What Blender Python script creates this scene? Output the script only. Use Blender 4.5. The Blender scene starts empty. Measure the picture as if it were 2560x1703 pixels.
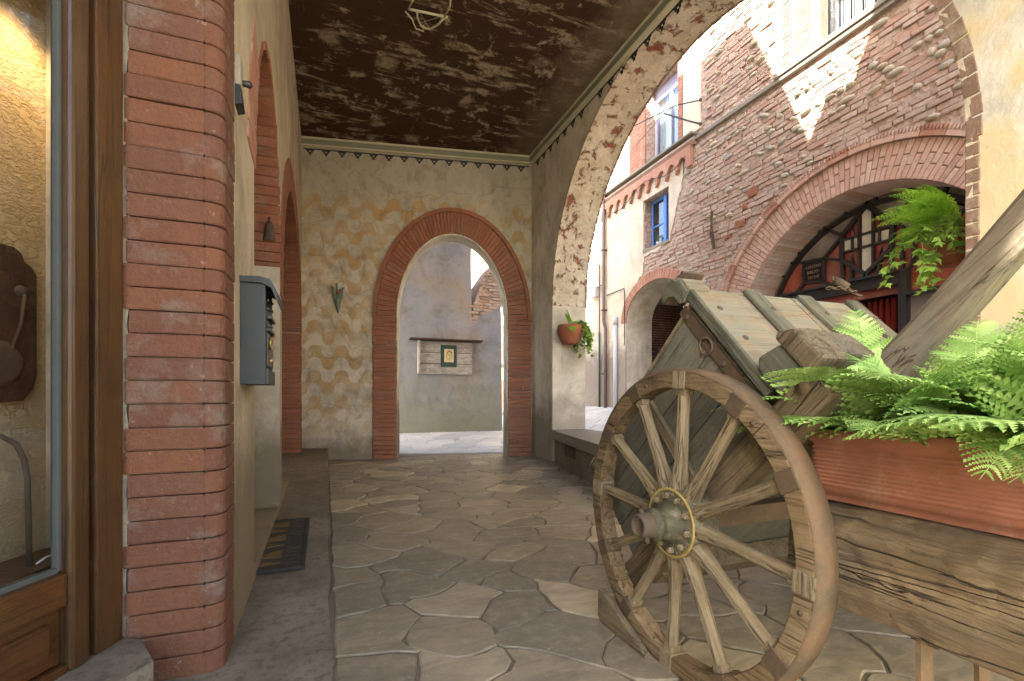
import bpy, bmesh, math, random
from mathutils import Vector, Matrix
from mathutils.geometry import tessellate_polygon
random.seed(7)
R = math.radians
sc = bpy.context.scene
col = sc.collection

# ---------------------------------------------------------------- camera, sky, sun, exposure
cam = bpy.data.objects.new('camera', bpy.data.cameras.new('camera'))
col.objects.link(cam)
cam.location = (0, 0, 1.05)
cam.rotation_euler = (R(90), 0, R(-21.14))
cam.data.lens = 16.875; cam.data.sensor_width = 36
cam.data.shift_y = 0.0533
cam.data.clip_start = 0.02; cam.data.clip_end = 400
sc.camera = cam
SUN = Vector((-0.65, -0.35, 0.675)).normalized()      # towards the sun
world = bpy.data.worlds.new('World'); sc.world = world; world.use_nodes = True
wn = world.node_tree; wn.nodes.clear()
sky = wn.nodes.new('ShaderNodeTexSky'); sky.sky_type = 'NISHITA'; sky.sun_disc = False
sky.sun_elevation = math.asin(SUN.z); sky.sun_rotation = math.atan2(SUN.x, SUN.y)
sky.air_density = 1.0; sky.dust_density = 3.0; sky.ozone_density = 0.6
bg = wn.nodes.new('ShaderNodeBackground'); bg.inputs[1].default_value = 0.15
wo = wn.nodes.new('ShaderNodeOutputWorld')
wn.links.new(sky.outputs[0], bg.inputs[0]); wn.links.new(bg.outputs[0], wo.inputs[0])
sl = bpy.data.lights.new('sun', 'SUN'); sl.energy = 5.0; sl.angle = R(0.5); sl.color = (1, .95, .86)
so = bpy.data.objects.new('sun', sl); col.objects.link(so)
so.rotation_euler = SUN.to_track_quat('Z', 'Y').to_euler()
vs = sc.view_settings
vs.view_transform = 'Standard'; vs.look = 'None'; vs.gamma = 1; vs.exposure = 3.1; vs.use_curve_mapping = False
try:
    sc.cycles.max_bounces = 10; sc.cycles.diffuse_bounces = 6; sc.cycles.transparent_max_bounces = 12
    sc.cycles.use_denoising = True; sc.cycles.sample_clamp_indirect = 6; sc.cycles.caustics_reflective = False
except Exception: pass

# ---------------------------------------------------------------- material helpers
def s(r, g, b):
    f = lambda c: (c/255/12.92 if c/255 <= .04045 else ((c/255+.055)/1.055)**2.4)
    return (f(r), f(g), f(b), 1)
class Mat:
    def __init__(m, name, rough=.85, spec=.25):
        m.mat = bpy.data.materials.new(name); m.mat.use_nodes = True
        m.nt = m.mat.node_tree; m.b = m.nt.nodes['Principled BSDF']; m.out = m.nt.nodes['Material Output']
        m.b.inputs['Roughness'].default_value = rough; m.b.inputs['Specular IOR Level'].default_value = spec
        m._c = {}
    def put(m, sock, v):
        if isinstance(v, bpy.types.NodeSocket): m.nt.links.new(v, sock)
        elif v is not None:
            try: sock.default_value = v
            except Exception: sock.default_value = v[:3]
    def co(m, kind='Object'):
        if kind not in m._c: m._c[kind] = m.nt.nodes.new('ShaderNodeTexCoord').outputs[kind]
        return m._c[kind]
    def map(m, sc_=(1,1,1), rot=(0,0,0), loc=(0,0,0), vec=None):
        n = m.nt.nodes.new('ShaderNodeMapping'); m.put(n.inputs[0], vec or m.co())
        n.inputs['Scale'].default_value = sc_; n.inputs['Rotation'].default_value = rot; n.inputs['Location'].default_value = loc
        return n.outputs[0]
    def noise(m, scale=5, det=5, ro=.6, dist=0, vec=None, colr=False):
        n = m.nt.nodes.new('ShaderNodeTexNoise'); m.put(n.inputs['Vector'], vec or m.co())
        n.inputs['Scale'].default_value = scale; n.inputs['Detail'].default_value = det
        n.inputs['Roughness'].default_value = ro; n.inputs['Distortion'].default_value = dist
        return n.outputs['Color' if colr else 'Fac']
    def vor(m, scale=5, feat='F1', vec=None, out='Distance', rnd=1):
        n = m.nt.nodes.new('ShaderNodeTexVoronoi'); n.feature = feat; m.put(n.inputs['Vector'], vec or m.co())
        n.inputs['Scale'].default_value = scale; n.inputs['Randomness'].default_value = rnd
        return n.outputs[out]
    def ramp(m, fac, *stops, interp='LINEAR'):
        n = m.nt.nodes.new('ShaderNodeValToRGB'); m.put(n.inputs[0], fac); e = n.color_ramp.elements
        n.color_ramp.interpolation = interp
        while len(e) < len(stops): e.new(.5)
        for k, (p, c) in enumerate(stops):
            e[k].position = p; e[k].color = c if not isinstance(c, (int, float)) else (c, c, c, 1)
        return n.outputs[0]
    def mix(m, f, a, b, mode='MIX'):
        n = m.nt.nodes.new('ShaderNodeMix'); n.data_type = 'RGBA'; n.blend_type = mode
        m.put(n.inputs['Factor'], f); m.put(n.inputs[6], a); m.put(n.inputs[7], b)
        return n.outputs[2]
    def mt(m, op, a, b=None, c=None, clamp=False):
        n = m.nt.nodes.new('ShaderNodeMath'); n.operation = op; n.use_clamp = clamp
        m.put(n.inputs[0], a)
        if b is not None: m.put(n.inputs[1], b)
        if c is not None: m.put(n.inputs[2], c)
        return n.outputs[0]
    def sep(m, vec=None):
        n = m.nt.nodes.new('ShaderNodeSeparateXYZ'); m.put(n.inputs[0], vec or m.co()); return n.outputs
    def rnd(m):
        a = m.nt.nodes.new('ShaderNodeObjectInfo').outputs['Random']
        g = m.nt.nodes.new('ShaderNodeNewGeometry').outputs['Random Per Island']
        return m.mt('FRACT', m.mt('ADD', a, g))
    def hsv(m, c, h=.5, sat=1, val=1):
        n = m.nt.nodes.new('ShaderNodeHueSaturation'); m.put(n.inputs['Color'], c)
        m.put(n.inputs['Hue'], h); m.put(n.inputs['Saturation'], sat); m.put(n.inputs['Value'], val)
        return n.outputs[0]
    def bump(m, h, st=.5, d=.01, prev=None):
        n = m.nt.nodes.new('ShaderNodeBump'); m.put(n.inputs['Height'], h)
        n.inputs['Strength'].default_value = st; n.inputs['Distance'].default_value = d
        if prev is not None: m.nt.links.new(prev, n.inputs['Normal'])
        return n.outputs[0]
    def fin(m, colr, nrm=None, rough=None, metal=None):
        m.put(m.b.inputs['Base Color'], colr)
        if nrm is not None: m.nt.links.new(nrm, m.b.inputs['Normal'])
        if rough is not None: m.put(m.b.inputs['Roughness'], rough)
        if metal is not None: m.put(m.b.inputs['Metallic'], metal)
        return m.mat

def world_vec(m):            # position in the place, for pieces that are copies
    return m.nt.nodes.new('ShaderNodeNewGeometry').outputs['Position']

def m_brick(name, cols, grime, mortar_dust=.35, rough=.85, bs=.4, ws=9):
    m = Mat(name, rough, .25); w = world_vec(m); r = m.rnd()
    st = [(i/(len(cols)-1) if len(cols) > 1 else 0, c) for i, c in enumerate(cols)]
    c = m.ramp(r, *st)
    c = m.mix(m.ramp(m.noise(ws, 6, .65, vec=w), (.38, 0), (.72, 1)), c, cols[0], 'MIX')
    c = m.mix(.5, c, m.ramp(m.noise(40, 5, .7, vec=w), (.3, .55), (.7, 1.0)), 'MULTIPLY')
    c = m.mix(m.ramp(m.noise(5, 7, .7, vec=w), (.52, 0), (.74, mortar_dust)), c, grime)
    c = m.mix(m.ramp(m.noise(26, 4, .7, vec=w), (.64, 0), (.76, .5*mortar_dust)), c, s(190,178,155))
    h = m.mt('ADD', m.noise(60, 6, .7, vec=w), m.mt('MULTIPLY', m.noise(14, 4, .6, vec=w), 1.2))
    return m.fin(c, m.bump(h, bs, .012))
def m_plaster(name, base, alt, stain, dirt=.5, rough=.92, scale=1.3, brick=None, bmask=(.60,.66), bs=.35, low=None, och=None):
    m = Mat(name, rough, .15); v = m.co()
    c = m.mix(m.ramp(m.noise(scale, 6, .6, .3), (.36, 0), (.64, 1)), base, alt)
    c = m.mix(m.ramp(m.noise(scale*2.3, 7, .7, .6, vec=m.map((1,1,.55), loc=(3,1,7))), (.48, 0), (.72, dirt)), c, stain)
    c = m.mix(m.ramp(m.noise(scale*9, 6, .7), (.55, 0), (.75, .35)), c, stain)
    c = m.mix(m.ramp(m.noise(70, 3, .6), (.62, 0), (.72, .25)), c, s(60,55,45))
    if low:                                             # damp band rising from the ground
        z = m.sep()[2]
        f = m.mt('ADD', z, m.mt('MULTIPLY', m.noise(3, 5, .65), -1.3))
        c = m.mix(m.ramp(m.mt('ADD', f, low[1]), (0.0, .85), (.55, 0)), c, low[0])
    if och:
        y = m.sep()[1]; f = m.ramp(m.mt('ADD', m.mt('MULTIPLY', y, -.25), m.mt('MULTIPLY', m.noise(1.3, 5, .6), .3)), (.62, 0), (.78, 1))
        f = m.mt('MULTIPLY', f, m.ramp(m.noise(1.15, 4, .55, vec=m.map(loc=(0,3,1))), (.46, 0), (.52, .85)))
        c = m.mix(f, c, och)
    h = m.mt('ADD', m.noise(30, 7, .65), m.mt('MULTIPLY', m.noise(5, 4, .5), 2.2))
    nrm = m.bump(h, bs, .02)
    if brick:
        nz = m.noise(scale*2.6, 8, .72, .4, vec=m.map((1,1,1), loc=(9,4,2)))
        f = m.ramp(nz, (bmask[0], 0), (bmask[1], 1))
        bc = m.mix(m.noise(14, 5, .7), brick, s(120,60,42))
        c = m.mix(f, c, bc)
        nrm = m.bump(m.mt('MULTIPLY', f, -1), .8, .02, nrm)
    return m.fin(c, nrm)
def m_wood(name, c1, c2, c3=None, scale=1, rough=.7, spec=.3, ax=1, bs=.5, paint=None, pm=(.45,.6), coat=0):
    """ax: the local axis the grain runs along"""
    m = Mat(name, rough, spec)
    sc_ = [14*scale]*3; sc_[ax] = .9*scale
    v = m.map(tuple(sc_))
    n1 = m.noise(1.2, 8, .65, 1.2, vec=v)
    sc2 = [60*scale]*3; sc2[ax] = 2.2*scale
    n2 = m.noise(1.5, 6, .7, .4, vec=m.map(tuple(sc2)))
    c = m.mix(m.ramp(n1, (.3, 0), (.7, 1)), c1, c2)
    if c3: c = m.mix(m.ramp(m.noise(2.3, 7, .7, .8), (.48, 0), (.68, .8)), c, c3)
    c = m.mix(m.ramp(n2, (.30, .85), (.47, 0)), c, tuple(x*.30 for x in c1[:3])+(1,))
    sc3 = [26*scale]*3; sc3[ax] = .7*scale
    n3 = m.noise(1.0, 3, .5, .9, vec=m.map(tuple(sc3), loc=(3,7,1)))
    ck = m.ramp(n3, (.485, 0), (.5, 1), (.515, 0))
    c = m.mix(m.mt('MULTIPLY', ck, .75), c, tuple(x*.15 for x in c1[:3])+(1,))
    c = m.mix(m.ramp(m.noise(5, 7, .75, vec=world_vec(m)), (.5, 0), (.7, .55)), c, tuple(x*.5 for x in c2[:3])+(1,))
    c = m.mix(m.ramp(m.noise(9, 7, .75, vec=world_vec(m)), (.56, 0), (.7, .45)), c, tuple(min(1, x*1.5) for x in c1[:3])+(1,))
    c = m.mix(.35, c, m.ramp(m.mt('FRACT', m.rnd()), (0, .65), (1, 1.0)), 'MULTIPLY')
    if paint:
        f = m.ramp(m.noise(3.2, 9, .75, .9, vec=m.map(tuple([4*scale if i != ax else 1.6*scale for i in range(3)]), loc=(5,5,5))), (pm[0], 0), (pm[1], 1))
        c = m.mix(f, c, paint)
    h = m.mt('SUBTRACT', m.mt('ADD', n1, m.mt('MULTIPLY', n2, 1.6)), m.mt('MULTIPLY', ck, 1.2))
    if coat: m.b.inputs['Coat Weight'].default_value = coat; m.b.inputs['Coat Roughness'].default_value = .25
    return m.fin(c, m.bump(h, bs, .008))
def m_metal(name, c, rust=None, rough=.55, metal=.7, rm=(.45,.6), bs=.25, spec=.4):
    m = Mat(name, rough, spec)
    cc = m.mix(.4, c, m.ramp(m.noise(20, 5, .7), (.3, .5), (.7, 1)), 'MULTIPLY')
    f = None; mm = metal
    if rust:
        f = m.ramp(m.noise(7, 8, .72, .5), (rm[0], 0), (rm[1], 1)); cc = m.mix(f, cc, rust)
        cc = m.mix(m.ramp(m.noise(38, 5, .7), (.6, 0), (.72, .6)), cc, tuple(min(1, x*1.8) for x in rust[:3])+(1,))
        mm = m.mt('SUBTRACT', metal, m.mt('MULTIPLY', f, metal), clamp=True)
    return m.fin(cc, m.bump(m.noise(45, 6, .7), bs, .006), metal=mm)
def m_plain(name, c, rough=.6, spec=.3, metal=0, bs=.1, var=.35, sc_=12):
    m = Mat(name, rough, spec)
    cc = m.mix(var, c, m.ramp(m.noise(sc_, 6, .7), (.3, .5), (.7, 1)), 'MULTIPLY')
    return m.fin(cc, m.bump(m.noise(50, 5, .7), bs, .006), metal=metal)

MAT = {}
# end wall: ochre and grey wave bands, worn plaster above and below
def mk_scallop(name, offs=0, flat=.0, sgn=1):
    m = Mat(name, .92, .15); X, Y, Z = m.sep(m.co())      # object space: X along the wall, Z up
    wob = m.mt('MULTIPLY', m.mt('SUBTRACT', m.noise(2.2, 3, .5), .5), .10)
    xs = m.mt('ADD', X, m.mt('ADD', wob, offs))
    w = m.mt('COSINE', m.mt('MULTIPLY', m.mt('SUBTRACT', xs, .64), 2*math.pi/.413))
    w = m.mt('MULTIPLY', m.mt('SIGN', w), m.mt('POWER', m.mt('ABSOLUTE', w), .42))
    zz = m.mt('ADD', Z, m.mt('MULTIPLY', m.mt('SUBTRACT', m.noise(3.1, 3, .5), .5), .05))
    ph = m.mt('FRACT', m.mt('ADD', m.mt('DIVIDE', m.mt('SUBTRACT', zz, m.mt('MULTIPLY', w, .098)), .405), .18))
    band = m.ramp(ph, (0, 0), (.03, 1), (.5, 1), (.53, 0), (1, 0))
    wear = m.ramp(m.noise(1.7, 7, .65, .5), (.40, .25), (.56, 1))
    top = m.ramp(m.mt('ADD', m.mt('MULTIPLY', Z, .1), m.mt('MULTIPLY', m.noise(3, 4, .6), .02)), (.438, 1), (.447, 0))
    bot = m.ramp(m.mt('MULTIPLY', m.mt('SUBTRACT', Z, m.mt('MULTIPLY', m.noise(4, 4, .6), .5)), .5), (.05, 0), (.3, 1))
    f = m.mt('MULTIPLY', m.mt('MULTIPLY', band, wear), m.mt('MULTIPLY', top, bot))
    lite = m.mix(m.ramp(m.noise(2.6, 7, .7, .6), (.42, 0), (.58, 1)), s(204,196,174), s(176,168,150))
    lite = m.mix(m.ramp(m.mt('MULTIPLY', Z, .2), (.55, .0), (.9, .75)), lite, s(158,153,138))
    och = m.mix(m.noise(6, 5, .6), s(182,150,94), s(160,128,78))
    c = m.mix(m.mt('MULTIPLY', f, .78), lite, och)
    warm = m.mt('MULTIPLY', m.ramp(m.noise(1.1, 4, .6), (.45, 0), (.7, .4)), top)
    c = m.mix(warm, c, s(196,172,124))
    c = m.mix(m.ramp(m.noise(4.5, 8, .72, .8, vec=m.map((1,1,.7), loc=(2,8,3))), (.50, 0), (.68, .6)), c, s(112,104,86))
    dm = m.mt('ADD', Z, m.mt('MULTIPLY', m.noise(4, 5, .65), -.9))
    c = m.mix(m.ramp(m.mt('ADD', dm, .35), (.0, .8), (.5, 0)), c, s(112,104,88))
    crack = m.ramp(m.vor(1.3, 'DISTANCE_TO_EDGE', vec=m.mix(.12, m.co(), m.noise(4, 4, .6, colr=True))), (.0, .35), (.006, 0))
    c = m.mix(crack, c, s(70,62,50))
    h = m.mt('ADD', m.noise(28, 7, .65), m.mt('MULTIPLY', m.noise(5, 4, .5), 2.5))
    return m.fin(c, m.bump(h, .4, .02))
MAT['scallop'] = mk_scallop('worn_wave_painted_plaster')
MAT['plaster_left'] = m_plaster('old_cream_plaster', s(198,184,158), s(170,156,132), s(122,108,86), .55, low=(s(120,108,84), .1))
MAT['plaster_arch'] = m_plaster('grey_flaking_plaster', s(208,202,184), s(184,176,156), s(112,104,86), .6, scale=1.6, low=(s(112,102,84), .0), och=s(200,180,138))
MAT['plaster_ochre'] = m_plaster('ochre_stained_plaster', s(190,176,140), s(200,160,95), s(120,105,80), .5, scale=1.0)
MAT['soffit'] = m_plaster('arch_soffit_flaked_plaster', s(212,200,178), s(186,172,148), s(140,124,100), .45, scale=2.6, brick=s(164,112,86), bmask=(.545,.61), bs=.8)
MAT['pier'] = m_plaster('pier_patched_plaster', s(212,202,182), s(178,168,146), s(128,116,96), .5, scale=2.0, brick=s(166,100,74), bmask=(.66,.72), bs=.45, low=(s(150,140,122), .0))
m = Mat('sooty_ceiling', .95, .1)
str_ = m.map((1,1,1), rot=(0,0,R(-14)))
fa = m.ramp(m.noise(2.6, 9, .68, .35, vec=m.map((.6,2.2,1), rot=(0,0,R(14)))), (.545, 0), (.60, .85))
fb = m.ramp(m.noise(4.2, 9, .7, .3), (.57, 0), (.64, .8))
vv = m.mix(.28, m.co(), m.noise(2.2, 6, .65, colr=True))
fd = m.ramp(m.mt('ADD', m.vor(2.1, vec=vv), m.mt('MULTIPLY', m.noise(9, 6, .7), .35)), (.30, .75), (.42, 0))
fd = m.mt('MULTIPLY', fd, m.ramp(m.noise(1.7, 3, .5), (.32, 0), (.46, 1)))
f = m.mt('MAXIMUM', m.mt('MAXIMUM', m.mt('MULTIPLY', fa, m.ramp(m.noise(11, 7, .7), (.35, .1), (.6, 1))), fb), m.mt('MULTIPLY', fd, m.ramp(m.noise(16, 6, .75), (.3, .25), (.6, 1))))
base = m.mix(m.noise(4, 5, .6), s(52,36,26), s(74,54,38))
c = m.mix(f, base, s(160,146,122))
X, Y, Z = m.sep()
edge = m.mt('ADD', X, m.mt('MULTIPLY', m.noise(3.5, 6, .7), 1.0))
c = m.mix(m.ramp(m.mt('SUBTRACT', edge, 3.1), (.0, 0), (.5, .75)), c, s(120,106,86))
MAT['ceiling'] = m.fin(c, m.bump(m.noise(20, 8, .7), .5, .02))

MAT['brick_in'] = m_brick('red_handmade_brick', [s(140,90,68), s(156,100,74), s(144,96,74), s(164,108,78), s(130,88,70)], s(146,128,108), .5)
MAT['brick_pillar'] = m_brick('old_pillar_brick', [s(116,78,60), s(124,82,60), s(110,76,60), s(130,86,60), s(114,80,64)], s(126,114,100), .95, bs=.9, ws=5)
MAT['arris'] = m_brick('worn_arris_brick', [s(132,108,90), s(144,118,98), s(122,98,82)], s(176,162,138), .85, bs=.7)
MAT['brick_out'] = m_brick('weathered_street_brick', [s(172,146,130), s(186,164,148), s(160,136,122), s(198,180,162), s(178,138,118), s(182,168,152)], s(188,178,158), .85, bs=.9)
MAT['brick_vous'] = m_brick('pale_arch_brick', [s(200,166,148), s(186,150,132), s(206,178,158), s(172,136,122), s(200,162,140)], s(204,190,172), .5, bs=.6)
MAT['brick_red2'] = m_brick('terracotta_surround_brick', [s(170,122,100), s(180,134,112), s(160,114,96)], s(190,172,154), .6)
MAT['cobble'] = m_brick('river_cobble', [s(184,174,150), s(164,164,158), s(196,182,154), s(176,164,146)], s(190,182,160), .3, bs=.5)
m = Mat('street_mortar', .95, .1)
c = m.mix(m.noise(2.5, 7, .7), s(196,184,168), s(164,148,134))
c = m.mix(m.ramp(m.noise(14, 6, .7), (.45, 0), (.6, .7)), c, s(168,120,102))
c = m.mix(m.ramp(m.noise(7, 7, .7), (.6, 0), (.68, .5)), c, s(92,80,70))
MAT['mortar_out'] = m.fin(c, m.bump(m.mt('ADD', m.noise(18, 8, .75), m.vor(16)), .9, .03))
MAT['mortar_in'] = m_plaster('grey_lime_mortar', s(170,156,134), s(140,124,104), s(100,86,72), .5, bs=.6)
MAT['plaster_out'] = m_plaster('pale_street_plaster', s(214,204,184), s(190,176,156), s(150,136,118), .5, scale=1.1, bs=.45, low=(s(120,106,94), -1.35))
MAT['plaster_white'] = m_plaster('bright_upper_plaster', s(226,214,190), s(212,198,172), s(180,164,140), .3, scale=1.1)
m = Mat('alley_rendered_wall', .92, .15); X, Y, Z = m.sep()
c = m.mix(m.ramp(m.noise(1.2, 6, .65, .3), (.36, 0), (.64, 1)), s(150,150,154), s(130,130,134))
c = m.mix(m.ramp(m.noise(1.0, 5, .6, vec=m.map(loc=(4,2,1))), (.45, 0), (.65, .6)), c, s(156,140,122))
c = m.mix(m.ramp(m.mt('ADD', m.mt('MULTIPLY', Z, .5), m.mt('ADD', .6, m.mt('MULTIPLY', m.noise(1.6, 8, .75), -1.6))), (0, .85), (.85, 0)), c, s(120,120,98))
c = m.mix(m.ramp(m.noise(3, 8, .75, .5), (.5, 0), (.7, .65)), c, s(104,98,88))
MAT['alley'] = m.fin(c, m.bump(m.mt('ADD', m.noise(25, 7, .65), m.mt('MULTIPLY', m.noise(4, 4, .5), 2)), .4, .02))

m = Mat('flagstone', .5, .45); w = world_vec(m); r = m.rnd()
c = m.ramp(r, (0, s(122,112,92)), (.3, s(138,126,102)), (.55, s(108,102,86)), (.85, s(130,120,98)), (.93, s(172,158,128)), (1, s(126,116,96)))
c = m.mix(m.ramp(m.noise(3, 7, .65, 1.2, vec=m.map((1,3,1), vec=w)), (.4, 0), (.68, .6)), c, s(84,80,68))
c = m.mix(m.ramp(m.noise(14, 7, .7, vec=w), (.5, 0), (.72, .4)), c, s(166,154,130))
c = m.mix(m.ramp(m.noise(30, 3, .5, vec=w), (.7, 0), (.74, .35)), c, s(190,182,160))
hh = m.mt('ADD', m.noise(9, 7, .6, .8, vec=m.map((1,2.4,1), vec=w)), m.mt('MULTIPLY', m.noise(55, 5, .6, vec=w), .3))
MAT['flag'] = m.fin(c, m.bump(hh, .35, .012), m.ramp(m.noise(4, 6, .6, vec=w), (.3, .36), (.7, .62)))
m = Mat('joint_cement', .85, .2)
c = m.mix(m.noise(6, 6, .7), s(114,104,86), s(92,84,70))
MAT['joint'] = m.fin(c, m.bump(m.noise(40, 6, .7), .6, .01))
m = Mat('cement_step', .85, .25)
c = m.mix(m.ramp(m.noise(2.2, 7, .65), (.38, 0), (.62, 1)), s(126,116,98), s(104,94,78))
c = m.mix(m.ramp(m.noise(22, 6, .7), (.5, 0), (.62, .6)), c, s(80,72,58))
c = m.mix(m.ramp(m.noise(9, 7, .75), (.62, 0), (.72, .5)), c, s(150,140,120))
MAT['cement'] = m.fin(c, m.bump(m.mt('ADD', m.noise(70, 5, .7), m.noise(14, 6, .7)), .6, .012))
m = Mat('granite_slab', .8, .3)
c = m.mix(m.noise(60, 5, .8), s(150,144,130), s(98,92,80))
MAT['granite'] = m.fin(c, m.bump(m.noise(60, 6, .7), .5, .006))
m = Mat('street_slab', .7, .3); w = world_vec(m)
c = m.ramp(m.rnd(), (0, s(178,176,172)), (.5, s(160,158,156)), (1, s(190,186,178)))
c = m.mix(m.ramp(m.noise(5, 7, .7, vec=w), (.45, 0), (.7, .5)), c, s(128,124,120))
MAT['street_slab'] = m.fin(c, m.bump(m.noise(20, 6, .7, vec=w), .4, .01))
MAT['street'] = m_plain('street_joint_sand', s(120,114,106), .9, .1, sc_=5)
MAT['yard'] = m_plain('pale_yard_gravel', s(160,150,132), .95, .1, sc_=5)

MAT['w_wheel'] = m_wood('wheel_wood', s(134,120,92), s(106,92,68), s(152,138,110), 1.0, .7, ax=2, bs=.7)
MAT['w_rim'] = m_wood('felloe_wood', s(128,108,78), s(94,76,52), s(146,128,98), .8, .75, ax=1, bs=1.0)
MAT['w_green'] = m_wood('grey_green_painted_board', s(122,116,98), s(94,88,72), s(140,128,106), 1.0, .7, ax=1, paint=s(104,106,94), pm=(.40,.62), bs=.6)
MAT['w_lid'] = m_wood('pale_worn_lid_board', s(138,128,106), s(112,102,80), s(142,118,86), .7, .75, ax=0, paint=s(114,114,98), pm=(.46,.64), bs=.35)
MAT['w_batten'] = m_wood('green_batten', s(96,96,80), s(76,76,62), s(122,114,90), .9, .65, ax=2, bs=.5)
MAT['w_beam'] = m_wood('dark_cart_timber', s(122,108,84), s(90,78,58), s(136,118,88), .8, .75, ax=1, paint=s(92,94,86), pm=(.58,.72), bs=.8)
MAT['w_bench'] = m_wood('rough_hewn_beam', s(132,114,84), s(96,80,58), s(84,76,62), .55, .8, ax=1, bs=1.3)
MAT['w_shaft'] = m_wood('weathered_shaft', s(116,104,86), s(90,80,66), s(96,94,84), .6, .8, ax=1, bs=.8)
MAT['w_board'] = m_wood('silvered_board', s(196,190,180), s(168,160,148), s(140,130,116), .8, .85, ax=0, bs=.5)
MAT['w_door'] = m_wood('varnished_door_wood', s(84,56,28), s(60,40,18), s(76,58,34), .7, .4, .4, ax=2, bs=.25, coat=.5)
MAT['w_door2'] = m_wood('varnished_rail_wood', s(92,56,24), s(66,40,16), s(80,58,32), .7, .4, .4, ax=0, bs=.25, coat=.5)
MAT['w_dark'] = m_wood('dark_shelf_wood', s(92,66,46), s(56,38,26), None, .8, .5, ax=1, bs=.3)
MAT['iron'] = m_metal('rusty_iron', s(76,66,52), s(88,72,54), .8, .05, (.40,.62), .25, .2)
MAT['tyre'] = m_metal('brown_tyre_iron', s(90,78,60), s(106,84,60), .75, .0, (.42,.62), .2, .25)
MAT['rust'] = m_metal('orange_rust_iron', s(80,68,54), s(104,82,60), .85, .0)
MAT['hubpaint'] = m_metal('dark_green_hub', s(78,76,58), s(116,106,84), .75, .05, (.48,.62), .5, .2)
MAT['gold'] = m_plain('yellow_line_paint', s(156,138,82), .7, .1, var=.8, sc_=25)
MAT['blackmetal'] = m_plain('black_window_metal', s(52,48,46), .45, .5, .3)
MAT['mailbox'] = m_plain('grey_cast_metal', s(66,68,66), .65, .3, .0, .12, .2, 30)
MAT['maildark'] = m_plain('dark_cast_metal', s(62,62,60), .45, .5, .5)
MAT['brass'] = m_plain('dull_brass', s(190,160,100), .4, .5, .7)
MAT['blackrubber'] = m_plain('black_rubber', s(62,58,50), .7, .3, 0, .4, .4, 40)
MAT['tan'] = m_plain('tan_coir', s(112,92,62), .9, .1, 0, .5, .3, 60)
m = Mat('dusty_terracotta', .7, .2)
c = m.mix(m.ramp(m.noise(4, 7, .7), (.4, 0), (.65, 1)), s(152,100,78), s(136,90,70))
c = m.mix(m.ramp(m.noise(9, 8, .75, .4), (.54, 0), (.72, .5)), c, s(176,150,126))
c = m.mix(m.ramp(m.noise(7, 7, .75, .4, vec=m.map((1,1,3), loc=(4,4,4))), (.56, 0), (.72, .5)), c, s(96,70,52))
MAT['terracotta'] = m.fin(c, m.bump(m.noise(60, 5, .7), .1, .004))
MAT['clay'] = m_plain('fired_clay', s(150,92,66), .8, .2)
MAT['soil'] = m_plain('potting_soil', s(60,46,34), .95, .1)
MAT['seal'] = m_plain('grey_putty', s(84,86,82), .85, .05)
MAT['dark_gap'] = m_plain('dark_rebate', s(34,32,32), .8)  # near-black; also paints shade into the bench vent and plank gaps
MAT['green_patina'] = m_plain('verdigris_bronze', s(122,142,118), .7, .3, .2, .4, .7, 30)
MAT['blue'] = m_plain('blue_window_paint', s(88,134,206), .5)
MAT['palelilac'] = m_plain('pale_lilac_window_paint', s(176,176,200), .5)
MAT['fixture'] = m_plain('yellowed_plastic', s(158,152,132), .6, .2)
MAT['white'] = m_plain('white_plastic', s(216,214,210), .5, var=.1)
MAT['greypvc'] = m_plain('grey_pipe', s(176,178,184), .5, var=.15)
MAT['copper'] = m_plain('brown_downpipe', s(112,92,88), .5, .4, .3)
MAT['greenpipe'] = m_plain('dark_green_pipe', s(52,78,72), .5)
MAT['cable'] = m_plain('dark_cable', s(60,56,58), .6)
MAT['cream_line'] = m_plain('cream_fillet', s(196,190,162), .85, .1, var=.3, sc_=6)
MAT['grey_band'] = m_plain('grey_green_cornice', s(130,134,116), .85, .1, var=.3, sc_=6)
MAT['dark_paint'] = m_plain('faded_blue_black_paint', s(62,66,66), .9, .1, var=.7, sc_=9)
MAT['curtain'] = m_plain('white_curtain', s(222,224,228), .9, var=.12)
MAT['redcurtain'] = m_plain('red_curtain', s(150,52,44), .9)
MAT['paper'] = m_plain('aged_paper', s(214,196,152), .9, var=.15)
MAT['ink'] = m_plain('brown_ink', s(70,56,42), .9)
MAT['matgreen'] = m_plain('green_mount', s(58,78,66), .8, var=.15)
MAT['room'] = m_plain('dim_room', s(60,50,44), .9)
MAT['yellowhouse'] = m_plain('yellow_house_render', s(226,206,160), .9, var=.15, sc_=3)
MAT['signtext'] = m_plain('pale_bronze_lettering', s(150,128,108), .6)
m = Mat('stucco', .9, .15)
h = m.ramp(m.noise(26, 5, .6, 1.5, vec=m.map((1,1,1.9))), (.45, 0), (.62, 1))
MAT['stucco'] = m.fin(m.mix(m.noise(3), s(190,166,124), s(172,146,106)), m.bump(h, .7, .012))
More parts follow.
